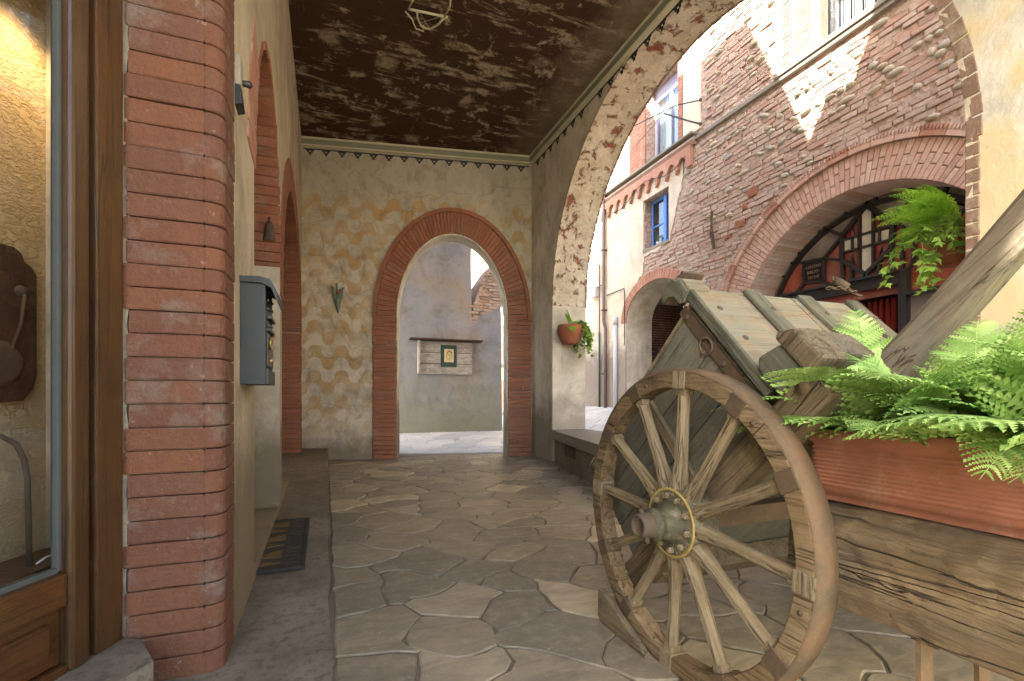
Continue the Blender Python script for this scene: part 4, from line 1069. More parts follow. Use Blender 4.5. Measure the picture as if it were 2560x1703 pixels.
for a, b in (((4.80,3.89),(4.80,3.86+.0)), (D0,(4.80,3.86)), ((4.80,3.87),(4.79,4.02-.1+.0)), ):
    pass
segs = [((4.80,3.87),(4.79,3.85)), (D1,(5.46,3.86-.08)), (D1,(5.46,3.28)), ((5.46,3.28),(5.81,3.30)), ((5.81,3.30),(6.05,3.45-.1)), ((5.81,3.30),(5.81,2.95)), ((5.81,2.95),(5.46,2.90)), ((5.46,2.90),(5.46,3.28)),
        ((5.81,2.95),(5.95,2.80)), ((5.46,2.9),(5.30,2.78)), ((5.16,3.17),(5.16,2.78)), ((4.81,2.86),(4.81,2.75)), (D4,(4.46,2.75)), (D5,(4.16,3.82)), (D5,(4.18,3.26)), ((4.18,3.26),(4.18,2.88)), ((4.18,2.88),(4.30,2.76)),
        ((5.02,2.76),(5.02,3.05)), ((4.63,2.75),(4.63,3.0)), ((4.32,2.75),(4.32,3.36)), ((5.16,3.17),(5.46,3.28)) , ((4.18,3.26),(3.82,3.3)), ((3.82,3.3),(3.58,3.42)), ((3.82,3.3),(3.82,2.95)), ((3.82,2.95),(4.18,2.88)), ((4.795,3.88),(4.795,3.95))]
for a, b in segs:
    if math.hypot(a[0]-b[0], a[1]-b[1]) > .03: wbar(a, b, .042, .06)
wbar((4.79,3.86),(4.79,3.90),.045)
for a, b in (((4.79,3.87),(4.79,3.93)),): wbar(a, b, .045)
# vertical from the apex of the diamond to the inner arc (arc top is at 3.92)
# panes, a few cm behind the bars
def pane(P, m, n=.012): MB().prism(P, WF, n-.008, n).build('pane', m, fan)
pane([(4.87,3.83),(4.80,3.87),(4.73,3.80),(4.73,2.93),(4.80,2.89),(4.87,2.93)], 'pane_white', .03)
pane([(5.13,3.46),(5.02,3.46),(5.02,3.30),(5.13,3.30)], 'pane_white', .03); pane([(4.99,3.46),(4.93,3.46),(4.93,3.30),(4.99,3.30)], 'pane_white', .03)
pane([(4.68,3.45),(4.63,3.45),(4.63,3.30),(4.68,3.30)], 'pane_white', .03); pane([(4.60,3.45),(4.47,3.44),(4.47,3.30),(4.60,3.30)], 'pane_white', .03)
for y0 in (4.90, 4.70): wbar((y0,2.95),(y0,3.80),.03,.07)
for z0 in (3.475, 3.28): wbar((5.16,z0),(4.44,z0),.03,.07)
wbar((5.005,3.28),(5.005,3.47),.022,.065); wbar((4.615,3.28),(4.615,3.47),.022,.065)
pane([D0,D1,D2,D3,D4,D5], 'pane_red2', .018)
pane([D1,(5.46,3.80),(5.2,3.88),(4.80,3.92),D0], 'pane_grey'); pane([D0,(4.80,3.92),(4.4,3.90),(4.16,3.82),D5], 'pane_grey')
pane([D1,(5.46,3.28),(5.81,3.30),(6.03,3.38),(5.8,3.62),(5.46,3.80)], 'pane_grey', .010); pane([(5.81,3.30),(6.03,3.38),(6.3,2.85),(6.38,2.5),(5.81,2.5)], 'pane_red')
pane([(5.81,2.95),(5.46,2.90),(5.46,2.5),(5.81,2.5)], 'pane_red', .008); pane([D1,D2,D3,(4.81,2.5),(5.46,2.5),(5.46,3.28)], 'pane_red', .006)
pane([D3,D4,D5,(4.18,3.26),(4.18,2.5),(4.81,2.5)], 'pane_red', .004); pane([D5,(4.16,3.82),(3.58,3.42),(3.82,3.3),(4.18,3.26)], 'pane_grey', .002)
pane([(4.18,3.26),(3.82,3.3),(3.58,3.42),(3.2,3.1),(2.95,2.5),(4.18,2.5)], 'pane_red', .000)
for a0 in range(6, 174, 14):
    P = arc(cy_,cz_,1.81,1.81,a0+1,a0+13,4)+arc(cy_,cz_,1.95,1.95,a0+13,a0+1,4); pane(P, 'pane_grey', .015)
# letter ornaments in the red panes
for (y, z) in ((5.02,3.60),(4.60,3.60),(5.02,3.12),(4.60,3.12)):
    mb = MB()
    mb.prism([(y+.035,z-.09),(y+.045,z-.09),(y+.008,z+.10),(y-.008,z+.10),(y-.045,z-.09),(y-.035,z-.09),(y,z+.06)], WF, .019, .03)
    mb.box(y-.03, y+.03, .019, .03, z-.02, z-.006, WF); mb.box(y-.006, y+.006, .019, .028, z-.2, z-.09, WF)
    mb.build('ornament', 'blackmetal', fan)
# dark sign with lettering
signp = thing('hexagon_sign', 'dark panel with pale three line lettering in the fanlight', 'sign', (7.52,5.63,3.1))
SFr = local(Fr((7.6,0,0), (0,1,0), (-1,0,0)), signp)
MB().prism([(5.79,3.27),(5.48,3.25),(5.48,2.925),(5.79,2.965)], SFr, .02, .05).build('panel', 'dark_gap', signp)
def text(txt, loc, size, m, rot, parent, ext=.002):
    cu = bpy.data.curves.new('t', 'FONT'); cu.body = txt; cu.size = size; cu.extrude = ext; cu.align_x = 'CENTER'; cu.resolution_u = 2
    ob = bpy.data.objects.new('t', cu); col.objects.link(ob); bpy.context.view_layer.update()
    me = bpy.data.meshes.new_from_object(ob.evaluated_get(bpy.context.evaluated_depsgraph_get()))
    bpy.data.objects.remove(ob); me.materials.clear(); me.materials.append(MAT[m])
    return put(me, 'lettering', parent, loc, rot)
for k, t in enumerate(('CENTRO', 'BIBLIO-', 'TECHE')):
    text(t, (7.6-.053-7.52, 5.635-5.63, 3.165-k*.088-3.1), .068, 'signtext', (R(90), 0, R(-90)), signp)
# door lintel, posts and the dark room behind
dr = thing('shop_entrance', 'dark shop entrance with black metal lintel and red drapes inside', 'door', (7.55,4.7,.5))
DF = local(Fr((7.55,0,0), (0,1,0), (-1,0,0)), dr)
MB().box(4.29, 6.55, .0, .22, 2.755, 2.79, DF).build('lintel_cap', 'blackmetal', dr)
MB().box(4.29, 6.55, .0, .14, 2.60, 2.755, DF).build('lintel', 'blackmetal', dr)
MB().box(4.20, 4.30, .0, .12, .3, 2.79, DF).build('post', 'blackmetal', dr)
MB().box(3.0, 4.20, .0, .16, 2.42, 2.47, DF).build('side_rail', 'blackmetal', dr)
MB().box(3.0, 4.20, -.02, .02, .3, 2.42, DF).build('side_panel', 'pane_grey', dr)
for k in range(12):
    MB().lathe([(.045,.0),(.05,.9),(.04,1.6),(.03,1.95)], (.35, 5.3-k*.085-4.7+random.uniform(-.01,.01), .0+.05), (0,0,1), 8).build('drape', 'redcurtain', dr)
MB().box(2.6, 6.7, -2.5, -2.45, -.5, 4.6, DF).build('room_back', 'room', dr)
MB().box(2.6, 2.65, -2.45, -.1, -.5, 4.6, DF).build('room_side', 'room', dr); MB().box(6.65, 6.7, -2.45, -.1, -.5, 4.6, DF).build('room_side', 'room', dr)
MB().box(2.6, 6.7, -2.45, -.1, 4.6, 4.65, DF).build('room_ceiling', 'room', dr)
# small arch: ring, soffit, dark brick passage and slatted bench
n = 44
for i in range(n):
    t0, t1 = math.pi*(i+.05)/n, math.pi*(i+.95)/n
    q = lambda k, t: (SC_+(SRX+k)*math.cos(t), SZ+(SRZ+k)*math.sin(t))
    MB().stone([q(0,t0), q(.225,t0), q(.225,t1), q(0,t1)], fp, -.10, .03, .006, .004).build('arch_brick', 'brick_red2', ph)
for yy in (SC_-SRX-.0, ):
    z = .5
    while z < SZ:
        MB().stone([(SC_-SRX,z+.003),(SC_-SRX-.0,z+.003),(SC_-SRX-.25,z+.003),(SC_-SRX-.25,z+.066),(SC_-SRX,z+.066)], fp, -.05, .02, .006, .003).build('arch_brick', 'brick_out', ph); z += .07
soff(SRX-.003, SRZ-.003, SC_, SZ, -.75, .0, fp, -.1).build('small_arch_soffit', 'pier', ph)
tp = thing('side_passage', 'dim brick passage inside the small street arch', 'passage', (8.5,9.5,.7))
tf = local(Fr((7.6,0,0), (0,1,0), (-1,0,0)), tp)
MB().box(-.15, 2.8, 1.9, 2.0, -1.2, 3.6).build('side_wall', 'brick_out', tp)
MB().box(2.75, 2.8, -3.5, 1.9, -1.2, 3.6).build('back_wall', 'mortar_out', tp)
MB().box(-.15, 2.8, -3.6, -3.5, -1.2, 3.6).build('side_wall', 'mortar_out', tp); MB().box(-.15, 2.8, -3.5, 1.9, 3.5, 3.6).build('ceiling_slab', 'mortar_out', tp)
random.seed(41); z = -.2
while z < 2.9:
    x = -.1+random.uniform(0,.2)
    while x < 2.4:
        MB().box(x, x+.235, 1.885, 1.90, z, z+.058).build('brick', 'brick_pillar', tp); x += .25
    z += .072
sb = thing('slatted_rack', 'black slatted rack standing inside the small street arch', 'rack', (7.95,9.9,.8))
for k, zz in enumerate((.62,.78,.94,1.12,1.28,1.42)):
    MB().box(-.06, -.03, -1.0, .95, zz, zz+(.075 if k % 2 == 0 else .04)).build('slat', 'blackmetal', sb)
for x in (-.6,.5): MB().box(-.03, .0, x, x+.07, 0, 1.5).build('post', 'rust', sb)

# corbel table and cornice of the plastered house
MB().prism([(0.0,6.34),(0.0,6.30),(.10,6.27),(.12,6.22),(.05,6.15),(0,6.15)], Fr(Vector((7,7.72,0))-Vector(ph.location),(-1,0,0),(0,1,0)), 0, 3.5).build('cornice', 'brick_out', ph)
MB().box(7.72, 11.2, .02, .15, 6.34, 6.375, fp).build('cornice_slab', 'granite', ph)
ctab = []; y = 7.86; xs_ = []
pts = [(7.80,6.15),(7.80,5.74)]
while y < 11.05:
    pts += [(y+.07,5.72)]+[(y+.07+.13-.13*math.cos(R(a)), 5.80+.20*math.sin(R(a))) for a in range(0,181,20)]; y += .33
pts += [(y+.05,5.72),(y+.05,6.15)]
MB().prism(pts, fp, .021, .10).build('corbel_table', 'brick_red2', ph)
# second floor window: terracotta brick surround and lilac frame
uw = thing('curtained_window', 'upper street window with lilac frame, white curtains and brick surround', 'window', (7,8.8,6.4))
uf = local(FF, uw)
z = 6.38
random.seed(44)
while z < 8.7:
    for a, b in ((9.36,9.50),(9.50,9.72),(9.72,9.98),(8.12,8.26)):
        MB().stone([(a+.003,z+.003),(b-.003,z+.003),(b-.003,z+.067),(a+.003,z+.067)], uf, -.0, (.05 if b < 9.6 and a > 9 else .028), .005, .003).build('brick', 'brick_red2', uw)
    z += .07
MB().box(8.26, 9.36, -.30, -.24, 6.40, 6.48, uf).box(8.26, 9.36, -.30, -.24, 7.9, 8.2, uf).build('frame', 'palelilac', uw)
for y in (8.28, 8.76, 9.27): MB().box(y, y+.06, -.30, -.22, 6.48, 7.9, uf).build('frame', 'palelilac', uw)
for a, b in ((8.34,8.76),(8.82,9.27)):
    MB().box(a, b, -.262, -.258, 6.48, 7.9, uf).build('pane', 'glass_refl', uw)
    cm = MB(); P = [(a+(b-a)*k/14, .02*math.sin(k*1.9)) for k in range(15)]
    cm.add([uf.p(p[0], zz, -.34+p[1]) for zz in (6.45, 7.95) for p in P], [(k, k+1, 16+k, 15+k) for k in range(14)], True); cm.build('curtain', 'curtain', uw)
MB().box(8.2, 9.4, -.62, -.58, 6.3, 8.3, uf).build('room_back', 'room', uw)
# barred window to the right of the brick pilaster
bw = thing('barred_window', 'tall barred street window above the stone string course', 'window', (7,4.6,6.3))
bf = local(FF, bw)
z = 6.36
while z < 8.7:
    for a, b in ((5.27,5.37),(5.37,5.50)):
        MB().stone([(a+.003,z+.003),(b-.003,z+.003),(b-.003,z+.067),(a+.003,z+.067)], bf, 0, .06, .005, .003).build('brick', 'brick_red2', bw)
    z += .07
MB().box(5.14, 5.26, -.25, -.05, 6.34, 8.6, bf).build('shutter', 'w_green', bw)
MB().box(3.95, 5.14, -.30, -.26, 6.33, 8.6, bf).build('pane', 'glass_refl', bw); MB().box(3.95, 5.14, -.42, -.40, 6.33, 8.6, bf).build('curtain', 'curtain', bw)
for k in range(8): MB().tube([bf.p(5.02-k*.165, 6.34, -.06), bf.p(5.02-k*.165, 8.55, -.06)], .013, 6).build('bar', 'blackmetal', bw)
MB().box(3.95, 5.14, -.24, -.22, 7.3, 7.36, bf).build('rail', 'palelilac', bw)
# brick pilaster with toothed edge
z = 6.36; random.seed(46)
while z < 9.5:
    MB().stone([(5.60,z+.003),(5.72+random.uniform(0,.02),z+.003),(5.72,z+.067),(5.60,z+.067)], fr_, 0, .05, .008, .006).build('pilaster_brick', 'brick_red2', fac); z += .07
# blue window
blw = thing('blue_window', 'small blue framed window with one casement open', 'window', (7,9,4.5))
wf2 = local(FF, blw)
MB().box(8.555, 9.435, -.26, -.20, 4.465, 4.53, wf2).box(8.555, 9.435, -.26, -.20, 5.55, 5.615, wf2).box(9.37, 9.435, -.26, -.20, 4.53, 5.55, wf2).box(8.555, 8.60, -.26, -.20, 4.53, 5.55, wf2).build('frame', 'blue', blw)
MB().box(8.83, 8.92, -.24, -.14, 4.50, 5.58, wf2).build('casement_stile', 'blue', blw)
MB().box(8.92, 9.37, -.225, -.195, 4.98, 5.01, wf2).box(8.92, 9.37, -.225, -.195, 4.53, 4.56, wf2).build('glazing_bar', 'blue', blw)
for a, b in ((4.56,4.98),(5.01,5.55)): MB().box(8.92, 9.37, -.212, -.208, a, b, wf2).build('pane', 'glass_refl', blw)
MB().box(8.5, 9.5, -.62, -.58, 4.4, 5.7, wf2).build('room_back', 'room', blw)
MB().box(8.54, 9.46, -.2, .04, 4.40, 4.455, wf2).build('sill', 'granite', blw)
pt = thing('sill_pot', 'small white pot with a dry plant on the sill of the blue window', 'flower pot', (7.1,8.98,4.465))
MB().lathe([(0,0),(.045,0),(.055,.10),(.058,.11),(.04,.11),(0,.10)], (.04,.12,0), (0,0,1), 14).build('pot', 'white', pt)
for k in range(9): MB().tube([(.04,.12,.1),(.04+random.uniform(-.03,.03),.12+random.uniform(-.05,.05),.19),(.04+random.uniform(-.08,.08),.12+random.uniform(-.1,.1),.26)], .004, 4).build('stem', 'ivy', pt)

# pipes, wires, iron tie, boxes on the street front
dp = thing('downpipe', 'brown metal downpipe running down the plastered house', 'downpipe', (6.9,11.06,.7))
MB().tube([(.02,0,5.5),(.0,0,5.4),(0,0,2.3),(.0,-.08,2.1),(.0,-.08,.0)], .045, 10).build('pipe', 'copper', dp)
MB().lathe([(.05,0),(.09,.12),(.09,.22),(.0,.22)], (0.02,0,5.42), (0,0,1), 12).build('hopper', 'copper', dp)
for zz in (.9,2.6,4.2): MB().box(-.055,.1,-.055,.055,zz,zz+.03).build('bracket', 'iron', dp)
gp = thing('grey_pipe', 'pale grey plastic pipe standing against the plastered house', 'pipe', (6.93,10.55,.7))
MB().tube([(0,0,0),(0,0,2.2)], .055, 12).build('pipe', 'greypvc', gp); MB().tube([(0,0,2.15),(0,0,2.36)], .062, 12).build('collar', 'greypvc', gp)
gn = thing('green_pipe', 'thin dark green pipe beside the brown downpipe', 'pipe', (6.93,11.33,.7))
MB().tube([(0,0,0),(0,0,2.05)], .028, 8).build('pipe', 'greenpipe', gn); MB().tube([(0,0,2.05),(0,0,3.9)], .014, 6).build('cable', 'cable', gn)
eb = thing('junction_box', 'white electrical box on the plastered wall near the downpipe', 'electrical box', (6.95,11.55,3.9))
MB().box(-.09,.03,-.10,.12,-.14,.14).build('case', 'white', eb, bevel=.01); MB().tube([(-.0,-.1,.1),(-.03,-.3,.12),(-.0,-.48,.05)], .012, 6).build('cable', 'cable', eb)
def cable(name, label, pts, r=.009):
    o = MB().tube(pts, r, 6).build(name, 'cable'); o['label'] = label; o['category'] = 'cable'; return o
cable('wall_cable', 'thin cable drooping below the corbelled cornice', [(6.86,7.9+.33*k,5.95-.12*math.sin(k*1.1)-.02*k) for k in range(10)])
cable('conduit', 'thin conduit bent round the top of the grey pipe', [(6.95,11.0,3.7),(6.95,10.2,3.72),(6.95,10.18,3.6),(6.95,10.18,2.3)], .012)
tie = thing('iron_wall_tie', 'long dark iron tie bar fixed upright on the brick front', 'wall tie', (6.93,7.22,3.87))
MB().bar((0,.03,.72),(-.03,0,.36),.03).bar((-.03,0,.36),(-.0,-.03,0),.045).build('bar', 'iron', tie)
MB().lathe([(0,.04),(.04,.03),(.045,0)], (-.02,0,.3), (-1,0,0), 10).build('boss', 'iron', tie)
stay = thing('iron_stay', 'dark iron stay wire braced to the stone wall by the upper window', 'wire', (6.95,7.55,6.5))
MB().tube([(-.0,0,.42),(-.2,.5,.55),(-.6,1.8,.6)], .012, 6).tube([(0,0,-.06),(-.1,.25,.12),(-.3,.75,.5)], .018, 6).tube([(-.3,.75,.5),(-.5,1.6,.1)], .006, 5).build('rod', 'cable', stay)
MB().lathe([(.03,0),(.035,.03),(0,.03)], (0,0,.42), (-1,0,0), 8).lathe([(.03,0),(.035,.03),(0,.03)], (0,0,-.06), (-1,0,0), 8).build('anchor', 'iron', stay)
cable('power_line', 'thin electric line crossing above the street beside the pier', [(3.95,6.95,3.9),(3.95,6.95,.3)], .012)
# ================================================================ CART
WX, WY, WR = 1.21, 1.464, .578
cart = thing('wooden_cart', 'old grey green two wheeled wooden cart tipped back on its tail', 'cart', (1.9, WY, 0))
co_ = Vector(cart.location)
random.seed(51)
# near wheel built round its centre, axle along X; object rotations stay simple
def wheel(xc, face, only=False):
    """face=-1: outer side looks towards -X"""
    W = []
    C_ = Vector((xc, WY, .573)) - co_
    ax = Vector((face, 0, 0))
    hub_o = None
    def add(mb, n, m, bev=0): return mb.build(n, m, cart, bevel=bev)
    base = C_
    # tyre
    prof = [(WR-.012,.0),(WR,.004),(WR,.075),(WR-.012,.079),(WR-.012,0)]
    add(MB().lathe([(r, -h) for r, h in prof], base, ax, 72), 'wheel_tyre', 'tyre')
    # felloes: six with small joints
    for k in range(6):
        a0, a1 = k*60+16.2, k*60+75.8
        V = []; F = []; n = 14; pr = [(WR-.072,-.004),(WR-.068,0.0),(WR-.016,0.0),(WR-.0125,-.004),(WR-.0125,-.070),(WR-.072,-.070)]
        for i in range(n+1):
            t = R(a0+(a1-a0)*i/n); e = random.uniform(-.0015,.0015)
            for r, h in pr: V.append(base + ax*(h+e) + Vector((0, math.cos(t), math.sin(t)))*(r+e*(r < WR-.04)))
        m_ = len(pr)
        for i in range(n):
            for q in range(m_): F.append((i*m_+q, i*m_+(q+1)%m_, (i+1)*m_+(q+1)%m_, (i+1)*m_+q))
        F += [tuple(range(m_)), tuple(n*m_+q for q in range(m_))]
        add(MB().add(V, F), 'felloe', 'w_rim')
    # twelve spokes
    spb = MB(); r0, r1 = .105, WR-.068
    sec = [(r0,.034,.042),(r0+.05,.028,.033),(.22,.024,.025),(.38,.021,.022),(r1,.022,.023)]
    V = []; F = []; n = 8
    for r, w, d in sec:
        for k in range(n):
            a = 2*math.pi*(k+.5)/n; V.append((math.cos(a)*d*1.0*(1.08), math.sin(a)*w*1.05, r))
    for i in range(len(sec)-1):
        for k in range(n): F.append((i*n+k, i*n+(k+1)%n, (i+1)*n+(k+1)%n, (i+1)*n+k))
    me = spb.add(V, F).mesh('spoke', 'w_wheel')
    for k in range(12):
        a = k*30+4
        put(me, 'spoke', cart, base + ax*(-.030), (R(a-90+90)-R(90)+R(0), 0, 0))
        t = R(a); d = Vector((0, math.sin(0), 0))
    # clips where the spokes meet the rim, with a bolt
    for k in range(12):
        a = R(k*30+4+90+0)
        u = Vector((0, math.cos(a), math.sin(a))); v = Vector((0, -math.sin(a), math.cos(a)))
        f2 = Fr(base, v, ax, u)
        add(MB().box(-.032, .032, -.074, .005, WR-.076, WR-.010, f2), 'rim_clip', 'iron' if k % 3 else 'w_wheel', .003)
        add(MB().box(-.022, .022, -.055, -.008, WR-.100, WR-.075, f2), 'spoke_ferrule', 'w_wheel', .004)
        f3a = a+R(9); u3 = Vector((0, math.cos(f3a), math.sin(f3a)))
        if k % 2: add(MB().lathe([(0,.006),(.007,.005),(.009,0)], base+u3*(WR-.042), ax, 8), 'bolt', 'iron')
    # hub
    add(MB().lathe([(.13,-.10),(.135,-.07),(.132,-.01),(.130,.006),(.124,.010),(.0,.010)], base, ax, 40), 'hub_flange', 'hubpaint')
    add(MB().lathe([(.130,.0085),(.1295,.012),(.121,.0135),(.119,.0105)], base, ax, 48), 'yellow_line', 'gold')
    for k in range(10):
        a = R(k*36+10); add(MB().lathe([(.011,0),(.012,.006),(.0115,.016),(.007,.020),(0,.020)], base+ax*.009+Vector((0,math.cos(a),math.sin(a)))*.100, ax, 6, False), 'bolt', 'w_wheel')
    add(MB().lathe([(.078,.010),(.070,.020),(.058,.045),(.055,.075),(.060,.080),(.060,.092),(.048,.095),(.048,.103),(0,.103)], base, ax, 28), 'hub_boss', 'hubpaint')
    add(MB().lathe([(.047,.10),(.048,.115),(.044,.122),(.0435,.15),(.036,.156),(.034,.150),(0,.149)], base, ax, 24), 'hub_cap', 'rust')
    add(MB().tube([base+ax*.125+Vector((0,.02,.055)), base+ax*.125+Vector((0,-.02,-.06))], .009, 8), 'linch_pin', 'rust')
wheel(WX, -1)
wheel(2.66, 1)
add = lambda mb, n, m, bev=0, **k: mb.build(n, m, cart, bevel=bev, **k)
add(MB().box(1.30-co_.x, 2.60-co_.x, -.035, .035, WR-.035, WR+.035), 'axle', 'iron')

# body in a tilted frame: local y runs down towards the tail, local z up out of the box lid side
TH = R(-43.5); P0 = Vector((0,1.56,1.42))
def tb(name, mat, x0, x1, y0, y1, z0, z1, bev=.004, j=0, par=None):
    return MB().box(x0-co_.x, x1-co_.x, y0, y1, z0, z1, None, j).build(name, mat, par or cart, bevel=bev) 
def tilt(o, off=(0,0,0)):
    o.location = (0, P0.y-co_.y, P0.z-co_.z); o.rotation_euler = (TH, 0, 0); return o
def T_(*a, **k): return tilt(tb(*a, **k))
# near side boards (three), far side, bottom, tail
for z0, z1 in ((-.20,-.004),(-.385,-.206),(-.565,-.391)): T_('side_board', 'w_green', 1.400, 1.428, .02, 1.10, z0, z1, .004)
for z0, z1 in ((-.28,-.004),(-.565,-.286)): T_('side_board', 'w_green', 2.42, 2.448, .02, 1.10, z0, z1, .004)
T_('edge_rail', 'w_wheel', 1.39, 1.43, -.01, 1.12, .0, .016, .004)
T_('floor_board', 'w_green', 1.42, 2.43, .02, 1.12, -.60, -.57, .003)
for k in range(4): T_('roof_board', 'w_lid', 1.43, 2.42, .05+k*.265, .31+k*.265, -.002, .02, .003)
T_('tail_board', 'w_green', 1.42, 2.43, 1.08, 1.11, -.57, .0, .003)
T_('inner_board', 'w_green', 1.42, 2.43, .03, .05, -.57, .0, .003)
# longerons and shafts
T_('longeron', 'w_beam', 1.33, 1.43, -.20, 1.22, -.70, -.585, .010)
T_('longeron', 'w_beam', 2.43, 2.53, -.20, 1.22, -.70, -.585, .010)
T_('crossbeam', 'w_beam', 1.44, 2.42, 1.0, 1.10, -.70, -.605, .008)
T_('crossbeam', 'w_beam', 1.44, 2.42, .1, .2, -.70, -.605, .008)
def shaft(x0, x1, xe):
    mb = MB(); pts = []
    path = [(-.05,-.612,x0),(-.35,-.572,x1),(-.68,-.522,x1+(xe-x1)*.4),(-1.3,-.43,xe),(-1.75,-.38,xe)]
    V = []; F = []
    for i, (y, z, x) in enumerate(path):
        w = .050-.004*i; h = .060-.005*i
        for dx, dz in ((-w,-h*.7),(-w*.7,-h),(w*.7,-h),(w,-h*.7),(w,h*.7),(w*.7,h),(-w*.7,h),(-w,h*.7)): V.append((x-co_.x+dx, y, z+dz))
    for i in range(len(path)-1):
        for k in range(8): F.append((i*8+k, i*8+(k+1)%8, (i+1)*8+(k+1)%8, (i+1)*8+k))
    F += [tuple(range(8)), tuple(range(32,40))]
    return tilt(mb.add(V, F).build('shaft', 'w_shaft', cart))
shaft(1.70, 1.74, 1.78)
# front panel (lid side): boards, battens, rim
T_('front_board', 'w_lid', 1.385, 1.60, -.045, -.015, -.50, .05, .005)
T_('front_board', 'w_lid', 1.604, 1.95, -.042, -.012, -.50, .045, .005)
T_('front_board', 'w_lid', 1.954, 2.43, -.045, -.015, -.50, .05, .005)
T_('rim_rail', 'w_batten', 1.366, 1.385, -.052, -.006, -.53, .05, .005)
for x in (1.66, 1.98, 2.30): T_('batten', 'w_batten', x, x+.085, -.064, -.045, -.50, .055, .006)
for x in (1.42, 1.69, 2.01, 2.33):
    for z in (-.08,-.26,-.42): tilt(MB().lathe([(0,.006),(.010,.005),(.013,0)], (x+.03-co_.x, -.064 if x > 1.5 else -.045, z), (0,-1,0), 10).build('nail_head', 'rust', cart))
# curled top of the rim with worn ear
mb = MB(); f5 = Fr((0,0,0), (0,1,0), (1,0,0))
curl = [(-.055,.03),(-.06,.09),(-.035,.135),(.02,.15),(.07,.135),(.085,.105),(.04,.10),(.012,.07),(.012,.02)]
tilt(MB().prism(curl, f5, 1.36-co_.x, 1.47-co_.x).build('curled_end', 'w_lid', cart, bevel=.008))
tilt(MB().prism([(a*.9+.005, b*.97) for a, b in curl], f5, 1.345-co_.x, 1.36-co_.x).build('curled_edge', 'w_batten', cart, bevel=.004))
T_('hinge_plate', 'rust', 1.40, 1.52, -.055, .03, .152, .164, .003)
tilt(MB().lathe([(0,.04),(.022,.034),(.026,0)], (1.47-co_.x,.0,.16), (0,0,1), 12).build('hinge_boss', 'rust', cart))
tilt(MB().tube([(1.41-co_.x,-.02,.165),(1.47-co_.x,-.0,.2),(1.53-co_.x,.02,.17)], .012, 8).build('hinge_pin', 'rust', cart))
T_('top_board', 'w_lid', 1.47, 2.42, -.03, .03, .045, .075, .006)
# padlock and chain at the far end of the panel
for k in range(9):
    t = k/8; p_ = Vector((2.16-co_.x+.16*t, -.10-.02*math.sin(t*3), .075-.05*t))
    a = R(90*(k % 2)); pts = [p_+Vector((.015*math.cos(R(q)), .008*math.sin(R(q))*math.cos(a), .008*math.sin(R(q))*math.sin(a)+.0)) for q in range(0,361,45)]
    tilt(MB().tube(pts, .0032, 5).build('chain_link', 'iron', cart))
tilt(MB().lathe([(0,.02),(.034,.018),(.038,.0),(.034,-.018),(0,-.02)], (2.30-co_.x,-.10,.13), (.3,-1,.2), 20).build('padlock', 'iron', cart))
tilt(MB().tube([(2.30-co_.x+.025*math.cos(R(a)), -.10, .15+.035*math.sin(R(a))) for a in range(0,181,20)], .006, 6).build('shackle', 'iron', cart))
# iron strap with plate, ring and bolts along the side top edge
T_('iron_strap', 'iron', 1.388, 1.399, .028, .075, -.66, .03, .003)
T_('strap_plate', 'iron', 1.318, 1.33, .01, .085, -.72, -.56, .006)
for z in (-.02,-.30,-.47,-.68): tilt(MB().lathe([(0,.010),(.010,.009),(.012,0)], (1.388-co_.x if z > -.6 else 1.318-co_.x,.05,z), (-1,0,0), 6, False).build('bolt', 'rust', cart))
tilt(MB().tube([(1.38-co_.x, .06+.030*math.cos(R(a)), -.19+.036*math.sin(R(a))) for a in range(0,361,24)], .005, 7).build('iron_ring', 'rust', cart))
# diagonal side stay and lower bracket seen through the spokes
T_('side_stay', 'w_wheel', 1.375, 1.399, .46, .51, -.64, -.004, .004)
T_('bracket', 'rust', 1.34, 1.40, .40, .56, -.66, -.60, .006)
# bolster: beveled block and curved cross rail
f6 = Fr((0,0,0), (0,1,0), (1,0,0))
tilt(MB().prism([(-.175,-.57),(-.06,-.57),(-.06,-.45),(-.09,-.42),(-.175,-.45)], f6, 1.35-co_.x, 1.46-co_.x).build('end_block', 'w_batten', cart, bevel=.012))
tilt(MB().prism([(-.25,-.60),(-.178,-.60),(-.178,-.43),(-.20,-.42),(-.25,-.46)], f6, 1.34-co_.x, 1.46-co_.x).build('end_block', 'w_beam', cart, bevel=.012))
rail = MB(); V = []; F = []; n = 14
for i in range(n+1):
    t = i/n; x = 1.46+(2.46-1.46)*t-co_.x; lift = -.045*math.sin(math.pi*t)
    for y, z in ((-.22,-.54),(-.22,-.41+lift),(-.13,-.40+lift),(-.13,-.54)): V.append((x, y, z))
for i in range(n):
    for q in range(4): F.append((i*4+q, i*4+(q+1)%4, (i+1)*4+(q+1)%4, (i+1)*4+q))
F += [(0,1,2,3), tuple(4*n+q for q in range(4))]
tilt(rail.add(V, F).build('curved_rail', 'w_shaft', cart, bevel=.010))
tilt(MB().lathe([(0,.03),(.02,.025),(.024,0)], (1.345-co_.x,-.15,-.62), (-1,0,0), 10).build('bolt', 'rust', cart))
tilt(MB().lathe([(0,.03),(.02,.025),(.024,0)], (2.0-co_.x,-.23,-.47), (0,-1,0), 10).build('bolt', 'w_shaft', cart))
# chalk mark on the side board
tilt(text('10', (0,0,0), .09, 'curtain', (0,0,0), cart, .0004))
cm = cart.children[-1]
me = cm.data; me.transform(Matrix.Translation((1.3995-co_.x, .30, -.14)) @ Matrix.Rotation(R(-90), 4, 'Z') @ Matrix.Rotation(R(90), 4, 'X') @ Matrix.Rotation(R(-60), 4, 'Z')); cm.name = 'chalk_number'
